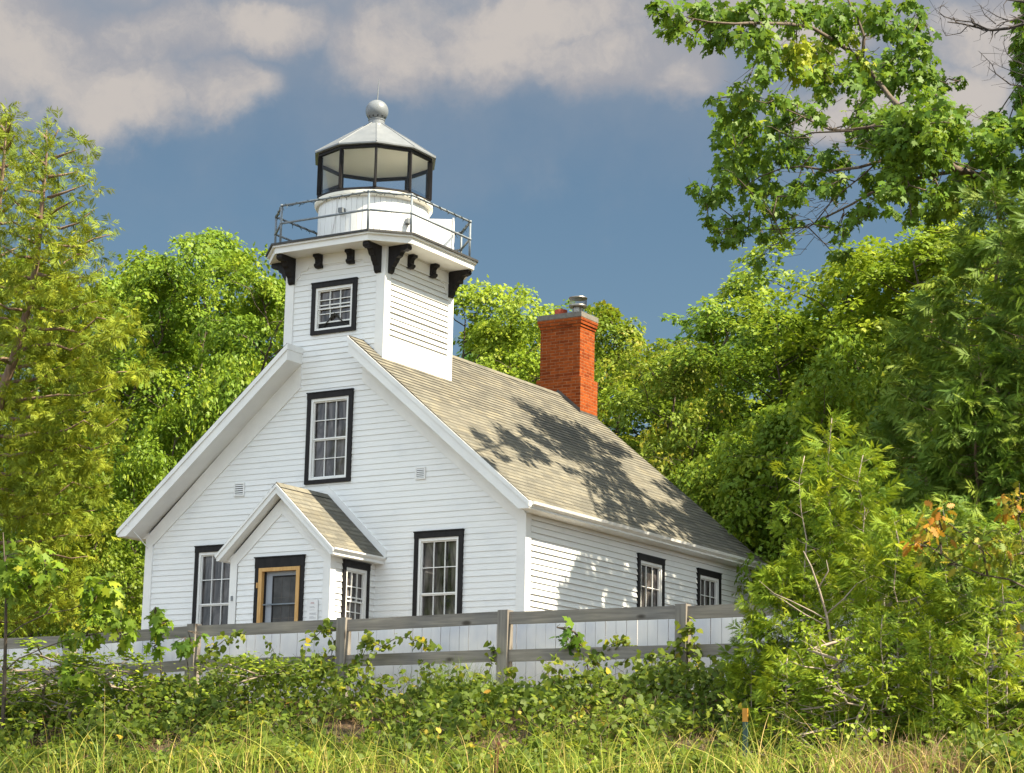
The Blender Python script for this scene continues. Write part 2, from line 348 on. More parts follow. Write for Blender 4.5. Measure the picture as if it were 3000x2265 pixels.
for x0, x1 in ((0, .14), (W-.14, W)):
    mb = MB(); mb.box(x0, x1, -.03, .0, .1, GE-.16); xs = (-.03, 0.) if x0 == 0 else (W, W+.03)
    mb.box(xs[0], xs[1], -.03, .14, .1, 2.97); mb.build('corner_board', M['trim'], house)
mb = MB(); mb.box(W, W+.03, L-.14, L+.03, .1, 2.97); mb.build('corner_board', M['trim'], house)
# right wall
side_w = [(3.83, 4.828, .9, WZ), (6.181, 7.148, 1.25, WZ)]
mb = MB(); siding(mb, SD, .16, 2.97, lambda z: .14, lambda z: L-.14, side_w, d=.024)
mb.build('side_wall', [M['white'], M['lip']], house)
mb = MB(); siding(mb, LFt, .16, 2.97, lambda z: 0, lambda z: L); mb.build('side_wall', [M['white'], M['lip']], house)
mb = MB(); mb.quad([BK(0, .1, 0), BK(W, .1, 0), BK(W, 3, 0), BK(4, 6.4, 0), BK(0, 3, 0)]); mb.build('back_wall', M['white'], house)
mb = MB(); mb.box(.0, W, .01, L-.01, -.5, .16); mb.build('foundation', M['concrete'], house)
window(FR, *wins_front[0], 'tall upper gable window with black casing'); window(FR, *wins_front[1], 'black cased window right of the porch'); window(FR, *wins_front[2], 'black cased window partly behind the porch')
window(SD, *side_w[0], 'nearer window of the side wall'); window(SD, *side_w[1], 'farther window of the side wall')

# roof
def roof_slope(name, sgn):
    mb = MB(); n = int(4.34*1.305/.126)+1; tx = 4.34/n
    cut = .67
    for i in range(n):
        xs = [i*tx, (i+1)*tx]
        segs = [xs] if not xs[0] < cut < xs[1] else [[xs[0], cut], [cut, xs[1]]]
        for a, b in segs:
            y0 = -.462 if a >= cut-1e-6 else 0.
            fa = (a-xs[0])/tx; fb = (b-xs[0])/tx
            za, zb = ZR-SL*a+.008+.012*fa, ZR-SL*b+.008+.012*fb
            xa, xb = 4+sgn*a, 4+sgn*b
            va, vb = a*1.305, b*1.305-.0005
            mb.quad([(xa, y0, za), (xa, L, za), (xb, L, zb), (xb, y0, zb)], [(y0, va), (L, va), (L, vb), (y0, vb)])
            if b == xs[1]: mb.quad([(xb, y0, zb), (xb, L, zb), (xb, L, zb-.014), (xb, y0, zb-.014)], [(y0, vb)]*4)
            mb.quad([(xa, y0, za), (xb, y0, zb), (xb, y0, zb-.025), (xa, y0, za-.025)], [(y0, va)]*4)
    return mb.build(name, M['shingle'], house, uv=True)
roof = roof_slope('roof', 1); roof_slope('roof', -1)
mb = MB()
for sgn in (1, -1):
    mb.quad([(4, 0, ZR+.03), (4, L, ZR+.03), (4+sgn*.13, L, ZR+.03-.13*SL), (4+sgn*.13, 0, ZR+.03-.13*SL)], [(0, 0), (L, 0), (L, .17), (0, .17)])
mb.build('ridge_cap', M['shingle'], roof, uv=True)
XZ = lambda u, w, t: (u, t, w)
for sgn in (1, -1):
    f = (lambda a: 4+sgn*a)
    for y0, y1, nm in ((-.456, 0., 'rake_board'), (L-.25, L+.0, 'rake_board')):
        xk = (ZR-.29-2.97)/SL; c0 = .655 if y0 < 0 else 0
        mb = MB(); mb.prism([(f(c0), ZR-SL*c0-.006), (f(4.335), ZR-SL*4.335-.006), (f(4.335), 2.97), (f(xk), 2.97), (f(c0), ZR-.29-SL*c0)], XZ, y0, y1)
        r_ = mb.build(nm, M['trim'], house)
        if y0 < 0:
            mb = MB(); mb.prism([(f(c0-.012), ZR-SL*c0-.004), (f(4.35), ZR-SL*4.35-.004), (f(4.35), ZR-SL*4.35-.09), (f(c0-.012), ZR-SL*c0-.105)], XZ, y0-.022, y1); mb.build('crown_moulding', M['trim'], r_)
    mb = MB(); mb.prism([(f(4.0), 2.972), (f(4.33), 2.972), (f(4.33), ZR-SL*4.33-.008), (f(4.0), ZR-SL*4.0-.008)], XZ, .002, L-.252); e_ = mb.build('eave_box', M['trim'], house)
    mb = MB(); mb.prism([(f(4.33), 3.0), (f(4.395), 3.04), (f(4.41), 3.085), (f(4.33), 3.085)], XZ, -.40, L-.02); mb.build('gutter', M['trim'], e_)

# tower
tw = MB(); siding(tw, FR, .16+57*.101-.101, 7.87, lambda z: T0+.14, lambda z: T1-.14, [tower_win])
twall = tw.build('tower_wall', [M['white'], M['lip']], house)
tw = MB(); siding(tw, lambda a, z, o: (T1+o, a, z), 6.2, 7.87, lambda z: .14, lambda z: TD-.14, d=.030)
tw.quad([(T1, 0, 4.9), (T1, TD, 4.9), (T1, TD, 6.2), (T1, 0, 6.2)])
siding(tw, lambda a, z, o: (T0-o, a, z), 4.9, 7.87, lambda z: .14, lambda z: TD-.14)
tw.quad([(T0, TD, 4.9), (T1, TD, 4.9), (T1, TD, 7.87), (T0, TD, 7.87)])
tw.build('tower_siding', [M['white'], M['lip']], house)
for x0, x1 in ((T0, T0+.15), (T1-.15, T1)):
    mb = MB(); mb.box(x0, x1, -.028, 0, 5.80, 7.87)
    xs = (T0-.034, T0) if x0 == T0 else (T1, T1+.034)
    mb.box(*xs, -.028, .15, 5.80, 7.87); mb.build('corner_board', M['trim'], twall)
    mb = MB(); mb.box(*xs, TD-.15, TD, 4.9, 7.87); mb.build('corner_board', M['trim'], twall)
mb = MB(); mb.box(T1, T1+.030, .15, TD-.15, 5.7, 6.22); mb.build('washed_out_band', M['trim'], twall)  # added plain band where strong sun washes out the siding lines
# tower frieze with curved ends
def frieze(fn, a0, a1):
    mb = MB(); p = [(a0, 7.87), (a0, 7.36), (a0+.035, 7.37), (a0+.04, 7.44), (a0+.12, 7.50), (a0+.15, 7.58), (a0+.28, 7.60), (a0+.31, 7.655), (a0+.45, 7.66)]
    q = [((a0+a1)-x, z) for x, z in reversed(p)]
    mb.prism(p+q, lambda u, w, t: fn(u, w, t), 0, .024); mb.build('frieze', M['trim'], twall)
frieze(FR, T0+.15, T1-.15); frieze(lambda a, z, o: (T1+o, a, z), .15, TD-.15)
window(FR, *tower_win, 'small tower window with its lower sash raised', raise_=.1, tcap=.085)
# gallery deck
TX, TY = 4.0, TD/2
def octo(D, c, z=None): return [(TX+D-c, TY-D), (TX+D, TY-D+c), (TX+D, TY+D-c), (TX+D-c, TY+D), (TX-D+c, TY+D), (TX-D, TY+D-c), (TX-D, TY-D+c), (TX-D+c, TY-D)]
mb = MB(); mb.prism(octo(1.555, .552), lambda u, w, t: (u, w, t), 7.842, 7.95); mb.prism(octo(1.59, .56), lambda u, w, t: (u, w, t), 7.95, 7.985)
deck = mb.build('gallery_deck', M['trim'], house)
mb = MB(); mb.prism(octo(1.617, .569), lambda u, w, t: (u, w, t), 7.985, 8.022); mb.build('deck_edge', M['deck'], deck)
BIG = [(0, 0), (.43, 0), (.445, -.05), (.43, -.085), (.36, -.105), (.315, -.10), (.285, -.125), (.255, -.185), (.20, -.215), (.175, -.275), (.15, -.30), (.125, -.345), (.105, -.36), (.085, -.44), (.05, -.475), (0, -.475)]
SMALL = [(0, 0), (.15, 0), (.15, -.045), (.11, -.055), (.08, -.09), (.075, -.15), (.11, -.175), (.11, -.205), (.07, -.24), (0, -.24)]
def bracket(fn, a, prof, w):
    mb = MB(); mb.prism([(o_, 7.84+dz) for o_, dz in prof], lambda u, v_, t: fn(a+t, v_, u+.002), -w/2, w/2); mb.build('bracket', M['black'], deck, bevel=.008)
faces = {'f': (FR, T0, T1), 'r': (lambda a, z, o: (T1+o, a, z), 0, TD), 'l': (lambda a, z, o: (T0-o, a, z), 0, TD), 'b': (lambda a, z, o: (a, TD+o, z), T0, T1)}
for k, (fn, a, b_) in faces.items():
    for p in (a+.11, b_-.11): bracket(fn, p, BIG, .12)
    for p in (a+(b_-a)*.335, a+(b_-a)*.665): bracket(fn, p, SMALL, .13)
# railing
ro = octo(1.485, .537); rl = None
mb = MB()
for z in (8.738, 8.41):
    for (p, q) in zip(ro, ro[1:]+ro[:1]): mb.tube([(p[0], p[1], z), (q[0], q[1], z)], .021, 8)
    for p in ro: mb.lathe([(0.001, -.03), (.026, -.022), (.03, 0), (.026, .022), (.001, .03)], (p[0], p[1], z), 8)
rl = mb.build('railing', M['rail'], house, smooth=True)
for p in ro:
    mb = MB(); mb.tube([(p[0], p[1], 8.02), (p[0], p[1], 8.74)], .021, 8); mb.lathe([(.05, 0), (.05, .015), (.025, .02)], (p[0], p[1], 8.022), 10); mb.build('rail_post', M['rail'], rl, smooth=True)
# lantern
A0 = 0.; DEC = [(math.sin(2*math.pi*k/10), -math.cos(2*math.pi*k/10)) for k in range(10)]
mb = MB(); nb = 60                             # drum of vertical boards
for j in range(nb):
    t0, t1 = 2*math.pi*j/nb+.004, 2*math.pi*(j+1)/nb-.004; r = 1.0+random.uniform(-.003, .003)
    P = [(TX+r*math.sin(t), TY-r*math.cos(t)) for t in (t0, t1)]; I = [(TX+.97*math.sin(t), TY-.97*math.cos(t)) for t in (t0-.004, t1+.004)]
    mb.quad([(*P[0], 8.022), (*P[1], 8.022), (*P[1], 8.93), (*P[0], 8.93)])
    mb.quad([(*I[0], 8.022), (*P[0], 8.022), (*P[0], 8.93), (*I[0], 8.93)]); mb.quad([(*P[1], 8.022), (*I[1], 8.022), (*I[1], 8.93), (*P[1], 8.93)])
drum = mb.build('lantern_drum', M['white'], house)
mb = MB(); mb.lathe([(1.0, 8.88), (1.05, 8.885), (1.075, 8.93), (1.075, 8.985), (.9, 8.99)], (TX, TY, 0), 60); mb.lathe([(.96, 8.02), (.96, 8.92)], (TX, TY, 0), 40, cap=False); mb.build('drum_cornice', M['cream'], drum, smooth=False)
def ring(mb, r0, r1, z0, z1):
    for k in range(10):
        a, c = DEC[k], DEC[(k+1) % 10]
        q = [(TX+r*d[0], TY+r*d[1]) for d in (a, c) for r in (r0, r1)]   # a0 a1 c0 c1
        for (p, s) in ((1, 3), (2, 0)): mb.quad([(*q[p], z0), (*q[s], z0), (*q[s], z1), (*q[p], z1)])
        mb.quad([(*q[0], z1), (*q[1], z1), (*q[3], z1), (*q[2], z1)]); mb.quad([(*q[0], z0), (*q[2], z0), (*q[3], z0), (*q[1], z0)])
mb = MB(); ring(mb, 1.0, 1.07, 8.992, 9.045)
lf = mb.build('lantern_frame', M['black'], house)
mb = MB(); ring(mb, 1.02, 1.085, 9.775, 9.83); mb.build('top_ring', M['black'], lf)
for k in range(10):
    d = DEC[k]; c, s = -d[1], d[0]
    fn = lambda a, r, z: (TX+r*d[0]+a*c, TY+r*d[1]+a*s, z)
    mb = MB(); mb.box(-.024, .024, 1.0, 1.075, 9.04, 9.77, fn); mb.box(-.011, .011, 1.075, 1.09, 9.05, 9.76, fn); mb.build('mullion', M['black'], lf)
    e = DEC[(k+1) % 10]; r = 1.045
    mb = MB(); mb.quad([(TX+r*d[0], TY+r*d[1], 9.045), (TX+r*e[0], TY+r*e[1], 9.045), (TX+r*e[0], TY+r*e[1], 9.766), (TX+r*d[0], TY+r*d[1], 9.766)]); mb.build('lantern_pane', M['glass'], lf)
mb = MB(); mb.lathe([(1.10, 9.825), (1.15, 9.835), (1.15, 9.862), (.62, 10.225), (.15, 10.535)], (TX, TY, 0), 10, cap=False)
for k in range(10):
    d = DEC[k]; mb.tube([(TX+1.15*d[0], TY+1.15*d[1], 9.864), (TX+.62*d[0], TY+.62*d[1], 10.227), (TX+.15*d[0], TY+.15*d[1], 10.538)], .010, 5)
lr = mb.build('lantern_roof', M['grey_metal'], house)
mb = MB(); mb.lathe([(1.10, 9.832), (1.06, 9.84), (.55, 10.19), (.05, 10.5)], (TX, TY, 0), 10); mb.build('ceiling', M['cream'], lr)
mb = MB(); mb.lathe([(.16, 10.515), (.15, 10.53), (.145, 10.61), (.155, 10.615), (.155, 10.63), (.12, 10.64)], (TX, TY, 0), 28); mb.build('collar', M['grey_metal'], lr, smooth=False)
mb = MB(); mb.lathe([(max(.21*math.sin(math.pi*i/24), .0008), 10.80-.21*math.cos(math.pi*i/24)) for i in range(25)], (TX, TY, 0), 36, cap=False); ball = mb.build('vent_ball', M['grey_metal'], lr, smooth=True)
for k in range(12):
    mb = MB(); t = 2*math.pi*k/12+.2; e = R_(-38); d = np.array([math.sin(t)*math.cos(e), -math.cos(t)*math.cos(e), math.sin(e)]); c = np.array([TX, TY, 10.80])
    mb.tube([c+d*.2, c+d*.2115], .015, 8); mb.build('vent_hole', M['hole'], ball)
mb = MB(); mb.tube([(TX, TY, 11.0), (TX+.01, TY, 11.22), (TX+.025, TY, 11.42)], [.014, .011, .005], 8); mb.build('lightning_rod', M['grey_metal'], lr)
# hatch box beside the drum, lamps and cable on it
ux, uy = math.cos(YAW), math.sin(YAW)
fb = lambda a, b_, z: (TX+a*ux-b_*uy, TY+a*uy+b_*ux, z)
mb = MB(); mb.box(.90, 1.44, -.02, .40, 8.03, 8.765, fb); hb = mb.build('hatch_box', M['white'], house, bevel=.006)
mb = MB(); mb.box(1.443, 1.468, -.03, .41, 8.03, 8.79, fb); mb.build('hatch_board', M['trim'], hb)
def radial(t):
    s_, c_ = math.sin(t), math.cos(t)
    return lambda a, r, z: (TX+r*s_+a*c_, TY-r*c_+a*s_, z)
for t, dz in ((R_(3), 8.62), (R_(72), 8.48)):
    fn = radial(t); mb = MB(); mb.box(-.045, .045, 1.002, 1.03, dz-.05, dz+.05, fn); mb.box(-.05, .04, 1.03, 1.10, dz-.035, dz+.05, fn); fl = mb.build('floodlight', M['grey_metal'], drum, bevel=.006)
fn = radial(R_(-6)); mb = MB(); mb.tube([fn(.03, 1.012, 8.88), fn(0, 1.012, 8.6), fn(-.05, 1.014, 8.35), fn(-.12, 1.02, 8.1), fn(-.12, 1.04, 8.03)], .007, 6); mb.build('cable', M['cable'], drum)
mb = MB(); mb.tube([(T0-.55, .2, 7.99), (T0-.50, .15, 7.8), (T0-.1, .06, 7.66), (T0-.04, .03, 7.3), (T0-.05, .03, 6.6), (T0-.04, .03, 6.1)], .007, 6); mb.build('cable', M['cable'], twall)
mb = MB(); mb.tube([(-.35+.22, -.465, 3.27), (-.1, -.47, 3.17), (.02, -.3, 2.98), (.03, -.04, 2.8)], .01, 6); mb.build('cable', M['cable'], fwall)
# string lights on the gallery rail
mb = MB(); bls = []; rs = random.Random(3)
for (p, q) in zip(ro, ro[1:]+ro[:1]):
    n = int(math.dist(p, q)/.035); pts = []
    for i in range(n+1):
        t = i/n; a = i*.9; r = .029
        dx, dy = (q[0]-p[0]), (q[1]-p[1]); l = math.hypot(dx, dy); nx_, ny_ = -dy/l, dx/l
        pts.append((p[0]+dx*t+nx_*r*math.cos(a), p[1]+dy*t+ny_*r*math.cos(a), 8.738+r*math.sin(a)-rs.random()*.012))
        if i % 4 == 0:
            e = (pts[-1][0]+rs.uniform(-.03, .03), pts[-1][1]+rs.uniform(-.03, .03), pts[-1][2]-rs.uniform(.02, .06)); bls.append((pts[-1], e))
    mb.tube(pts, .005, 4)
sg = thing('string_lights', (TX, TY, 8.738), 'unlit string of small dark fairy lights wound round the gallery top rail', 'string lights')
mb.build('wire', M['dark_wire'], sg, off=(TX, TY, 8.738)); 
for a, e in bls:
    bl = MB(); bl.tube([a, e], .006, 4); bl.build('bulb', M['dark_wire'], sg, off=(TX, TY, 8.738))

# vents in the gable
for x0, x1, z0, z1, lb in ((1.95, 2.18, 3.62, 3.86, 'louvred vent above the left window'), (5.83, 6.03, 3.66, 3.87, 'louvred vent above the right window')):
    mb = MB(); mb.box(x0, x1, -.03, -.0, z0, z0+.025); mb.box(x0, x1, -.03, 0, z1-.025, z1); mb.box(x0, x0+.025, -.03, 0, z0+.025, z1-.025); mb.box(x1-.025, x1, -.03, 0, z0+.025, z1-.025)
    for k in range(5):
        z = z0+.03+k*(z1-z0-.05)/5; mb.quad([(x0+.025, -.032, z), (x1-.025, -.032, z), (x1-.025, -.022, z+.022), (x0+.025, -.022, z+.022)])
    v_ = mb.build('vent', M['trim'], house); v_['label'] = lb
    mb = MB(); mb.box(x0+.02, x1-.02, -.0195, -.0185, z0+.02, z1-.02); mb.build('vent_back', M['flash'], v_)

# porch
DX0, DX1, DZ = 3.509, 4.527, 2.291
PF = lambda a, z, o: (a, -PD-o, z)
PS = lambda a, z, o: (PX1+o, a, z)
PSL, PAP, PC = .936, 3.508, 4.018
pz = lambda x: PAP-PSL*abs(x-PC)
gl2 = lambda z: 0 if z < PZ-.02 else (z-PZ+.02)/PSL
mb = MB(); siding(mb, PF, .16, 3.2, lambda z: PX0+max(.12, gl2(z)+.13), lambda z: PX1-max(.12, gl2(z)+.13), [(DX0+.04, DX1-.04, 0, DZ-.03)])
pw_hole = (-.934, -.192, .95, 2.228)
siding(mb, PS, .16, PZ+.02, lambda z: -PD+.12, lambda z: 0, [pw_hole], d=.016); siding(mb, lambda a, z, o: (PX0-o, a, z), .16, PZ+.02, lambda z: -PD+.1, lambda z: 0)
porch = mb.build('porch', [M['white'], M['lip']], house)
mb = MB()
for x0, x1 in ((PX0, PX0+.12), (PX1-.12, PX1)): mb.box(x0, x1, -PD-.026, -PD, .1, PZ-.1)
mb.box(PX1, PX1+.026, -PD-.026, -PD+.12, .1, PZ-.002); mb.box(PX0-.026, PX0, -PD-.026, -PD+.12, .1, PZ-.002)
for sg_ in (1, -1):
    f = lambda a: PC+sg_*a
    hw = (PX1-PX0)/2
    mb.prism([(f(hw), PZ-.1), (f(hw-.12), PZ-.1), (f(0), PZ-.1+PSL*(hw-.12)-.04), (f(0), PZ+PSL*hw+.02), (f(hw), PZ+.02)], lambda u, w, t: (u, -PD-t, w), 0, .024)
mb.build('porch_trim', M['trim'], porch)
pr = MB()
for sg_ in (1, -1):
    n = 13; tx = 1.222/n
    for i in range(n):
        a, b_ = i*tx, (i+1)*tx; za, zb = PAP-PSL*a+.006, PAP-PSL*b_+.018; xa, xb = PC+sg_*a, PC+sg_*b_; y0 = -PD-.206
        va, vb = a*1.37*1.0, b_*1.37-.0005
        pr.quad([(xa, y0, za), (xa, 0, za), (xb, 0, zb), (xb, y0, zb)], [(y0, va), (0, va), (0, vb), (y0, vb)]); pr.quad([(xb, y0, zb), (xb, 0, zb), (xb, 0, zb-.014), (xb, y0, zb-.014)], [(y0, vb)]*4)
        pr.quad([(xa, y0, za), (xb, y0, zb), (xb, y0, zb-.02), (xa, y0, za-.02)], [(y0, va)]*4)
    pr.quad([(PC, -PD-.21, PAP+.022), (PC, 0, PAP+.022), (PC+sg_*.1, 0, PAP+.022-.1*PSL), (PC+sg_*.1, -PD-.21, PAP+.022-.1*PSL)], [(0, 0), (1.4, 0), (1.4, .13), (0, .13)])
proof = pr.build('porch_roof', M['shingle'], house, uv=True)
mb = MB()
for sg_ in (1, -1):
    f = lambda a: PC+sg_*a
    ke = 1.215; zb = PAP-PSL*ke-.11
    xk = (PAP-.165-zb)/PSL
    mb.prism([(f(0), PAP-.01), (f(ke), PAP-PSL*ke-.008), (f(ke), zb), (f(xk), zb), (f(0), PAP-.165)], XZ, -PD-.203, -PD-.0)
    mb.prism([(f(0), PAP-.004), (f(ke+.012), PAP-PSL*(ke+.012)-.002), (f(ke+.012), PAP-PSL*(ke+.012)-.055), (f(0), PAP-.062)], XZ, -PD-.222, -PD-.2035)
    mb.prism([(f(1.0), zb), (f(ke), zb), (f(ke), PAP-PSL*ke-.01), (f(1.0), PAP-PSL*1.0-.01)], XZ, -PD+.002, -.002)
    mb.prism([(f(ke), zb+.045), (f(ke+.045), zb+.085), (f(ke+.045), zb+.11), (f(ke), zb+.11)], XZ, -PD-.20, -.004)
mb.build('porch_fascia', M['trim'], proof)
mb = MB()
for sg_ in (1, -1):
    f = lambda a: PC+sg_*a
    mb.prism([(f(0), PAP+.02), (f(1.26), PAP-PSL*1.26+.02), (f(1.26), PAP-PSL*1.26+.17), (f(0), PAP+.17)], XZ, -.03, -.0)
mb.build('porch_flashing', M['trim'], proof)
# porch door
mb = MB(); mb.box(DX0, DX0+.09, -PD-.035, -PD+.03, .1, DZ-.17); mb.box(DX1-.075, DX1, -PD-.035, -PD+.03, .1, DZ-.17); mb.box(DX0-.004, DX1+.004, -PD-.04, -PD+.03, DZ-.17, DZ); mb.box(DX0-.02, DX1+.02, -PD-.055, -PD+.03, DZ, DZ+.02)
door = mb.build('door', M['black'], house); door['label'] = 'porch door in a black casing'
mb = MB(); mb.box(3.60, 3.672, -PD-.05, -PD+.03, .12, 2.06); mb.box(4.383, 4.452, -PD-.05, -PD+.03, .12, 2.06); mb.box(3.60, 4.452, -PD-.05, -PD+.03, 2.06, 2.12); mb.build('raw_wood_frame', M['wood'], door)
mb = MB(); mb.box(3.66, 4.40, -PD+.05, -PD+.09, .12, 2.08); mb.box(3.66, 3.69, -PD+.03, -PD+.05, .12, 2.08); leafd = mb.build('door_leaf', M['doorwhite'], door)
mb = MB(); mb.box(3.672, 3.70, -PD+.02, -PD+.045, .12, 2.06); mb.box(3.835, 3.86, -PD+.035, -PD+.05, .12, 1.99); mb.box(3.86, 4.383, -PD+.035, -PD+.05, 1.965, 1.99); mb.build('screen_frame', M['black'], door)
mb = MB(); mb.box(3.86, 4.383, -PD+.044, -PD+.048, .12, 1.965); mb.build('door_pane', M['screen'], door)
mb = MB()
for x in (4.03, 4.2): mb.box(x-.006, x+.006, -PD+.0405, -PD+.0435, .12, 1.96)
for z in (1.62, 1.28, .95): mb.box(3.862, 4.383, -PD+.0395, -PD+.0425, z-.006, z+.006)
mb.build('muntin', M['flash'], door)
mb = MB(); mb.box(3.672, 4.383, -PD+.0, -PD+.02, 1.500, 1.522); mb.build('crossbar', M['rail'], door)
mb = MB(); mb.box(3.558, 3.588, -PD-.05, -PD-.035, 1.79, 1.88); mb.build('doorbell', M['wood'], door)
mb = MB(); mb.box(3.02, 3.06, -PD-.04, -PD-.026, 1.60, 1.68); mb.build('switch_plate', M['grey_metal'], porch)
window(PS, *pw_hole, 'porch side window with its lower sash raised', cw=.07, raise_=.1)
nt_ = thing('notice', (4.733, -PD-.03, 1.395), 'white printed notice fixed to the porch wall right of the door', 'notice')
no = (4.733, -PD-.03, 1.395)
mb = MB(); mb.box(4.625, 4.84, -PD-.035, -PD-.018, 1.20, 1.55); mb.build('panel', M['paper'], nt_, off=no)
mb = MB(); rs = random.Random(5)
for z, w_ in ((1.435, .05), (1.42, .07), (1.38, .06), (1.33, .10), (1.318, .09), (1.306, .10), (1.27, .05), (1.255, .09), (1.24, .08)):
    x = 4.68
    while x < 4.68+w_+.03:
        l = rs.uniform(.008, .022); mb.box(x, x+l, -PD-.0365, -PD-.0352, z, z+.006); x += l+.005
mb.build('small_print', M['ink'], nt_, off=no)
mb = MB(); mb.box(4.70, 4.765, -PD-.0365, -PD-.0352, 1.50, 1.508); mb.box(4.695, 4.72, -PD-.0365, -PD-.0352, 1.485, 1.492); mb.box(4.728, 4.772, -PD-.0365, -PD-.0352, 1.485, 1.492); mb.build('heading', M['redink'], nt_, off=no)

# chimney
CX0, CX1, CY0, CY1 = 4-.4745, 4+.4745, 7.867, 8.473
def uvbox(mb, x0, x1, y0, y1, z0, z1):
    for P, U in (([(x0, y0), (x1, y0)], (x0, x1)), ([(x1, y0), (x1, y1)], (y0+9.27, y1+9.27)), ([(x1, y1), (x0, y1)], (x1, x0)), ([(x0, y1), (x0, y0)], (y1, y0))):
        mb.quad([(*P[0], z0), (*P[1], z0), (*P[1], z1), (*P[0], z1)], [(U[0], z0), (U[1], z0), (U[1], z1), (U[0], z1)])
    for z in (z0, z1): mb.quad([(x0, y0, z), (x1, y0, z), (x1, y1, z), (x0, y1, z)], [(x0, y0), (x1, y0), (x1, y1), (x0, y1)])
mb = MB()
def cb(e, z0, z1): uvbox(mb, CX0-e, CX1+e, CY0-e, CY1+e, z0, z1)
cb(.053, 5.8, 7.068); cb(0, 7.068, 8.14); cb(.018, 8.14, 8.20); cb(.04, 8.20, 8.265); cb(.052, 8.265, 8.33)
ch = mb.build('chimney', M['brick'], house, uv=True)
mb = MB(); mb.box(CX0-.056, CX1+.056, CY0-.056, CY1+.056, 8.331, 8.436); mb.build('chimney_cap', M['concrete'], ch, bevel=.008)
mb = MB(); mb.lathe([(.135, 8.436), (.135, 8.60), (.12, 8.605), (.11, 8.59)], (3.83, 8.17, 0), 24); mb.build('clay_flue', M['terracotta'], ch, smooth=False)
mb = MB(); mb.lathe([(.17, 8.437), (.17, 8.447), (.115, 8.45), (.112, 8.62)], (4.24, 8.17, 0), 28); mb.lathe([(.11, 8.615), (.185, 8.617), (.19, 8.64), (.185, 8.66), (.11, 8.655)], (4.24, 8.17, 0), 28); mb.lathe([(.185, 8.80), (.195, 8.81), (.19, 8.825), (.05, 8.845)], (4.24, 8.17, 0), 28)
for k in range(44):
    t = 2*math.pi*k/44
    for s_ in (1, -1): mb.tube([(4.24+.182*math.sin(t), 8.17-.182*math.cos(t), 8.655), (4.24+.182*math.sin(t+s_*.35), 8.17-.182*math.cos(t+s_*.35), 8.80)], .0022, 3)
mb.build('steel_flue_cap', M['steel'], ch)
mb = MB()
e = .056
for sgn in (1, -1):
    x0, x1 = 4, 4+sgn*(.4745+e)
    mb.quad([(x0, CY0-e-.004, ZR+.0), (x1, CY0-e-.004, zt(x1)), (x1, CY0-e-.004, zt(x1)+.10), (x0, CY0-e-.004, ZR+.10)])
mb.quad([(CX1+e, CY0-e, zt(CX1+e)), (CX1+e, CY1+e, zt(CX1+e)), (CX1+e, CY1+e, zt(CX1+e)+.06), (CX1+e, CY0-e, zt(CX1+e)+.06)])
mb.build('flashing', M['flash'], ch)

# ------------------------------------------------------------------ fences
rf = thing('rail_fence', (8.06, -5, -.4), 'weathered grey wooden fence of square posts and two wide rails along the bank', 'fence')
ro_ = (8.06, -5, -.4)
FXs = [-2.6, .25, 2.91, 5.34, 8.06, 10.74, 13.41, 16.1, 18.8, 21.5]
FTop = [.70, .70, .71, .78, .78, .79, .77, .77, .77, .77]
for i, x in enumerate(FXs):
    b_ = R_(random.uniform(-.8, .8)); fn = lambda a, y, z: (x+a+b_*(z+.5), -5.0+y, z)
    mb = MB(); mb.box(-.078, .078, -.075, .075, -.9, FTop[i]+.012, fn); mb.build('post', M['lumber_z'], rf, off=ro_, bevel=.008)
for i in range(len(FXs)-1):
    for h0, h1 in ((0, -.165), (-.505, -.665)):
        a, b_ = FXs[i]+.08, FXs[i+1]-.08; za, zb = FTop[i]-.01, FTop[i+1]-.01
        mb = MB(); j = random.uniform(-.008, .008); P = [(a, y, za+h+j) for y in (-5.03, -4.985) for h in (h0, h1)]+[(b_, y, zb+h-j) for y in (-5.03, -4.985) for h in (h0, h1)]
        for q in ((0, 1, 3, 2), (4, 6, 7, 5), (0, 4, 5, 1), (2, 3, 7, 6), (0, 2, 6, 4), (1, 5, 7, 3)): mb.quad([P[k] for k in q])
        mb.build('rail', M['lumber_x'], rf, off=ro_, bevel=.006)
wf = thing('board_fence', (8, -4.1, -.3), 'white painted fence of upright boards just behind the grey rail fence', 'fence')
mb = MB(); x = -4.0; rs = random.Random(11)
while x < 21.4:
    w_ = .158+rs.uniform(-.006, .006); t = rs.uniform(-.006, .006); top = .775+rs.uniform(-.012, .012)
    y = -4.1+rs.uniform(-.004, .004)
    fn = lambda a, yy, z: (x+a+t*(z+.3), y+yy, z)
    mb.box(.004, w_-.004, 0, .022, -.5, top, fn); x += w_
mb.build('boards', M['board'], wf, off=(8, -4.1, -.3))
for z in (-.05, .4):
    mb = MB(); mb.box(-4, 21.4, -4.07, -4.03, z-.045, z+.045); mb.build('rail', M['board'], wf, off=(8, -4.1, -.3))

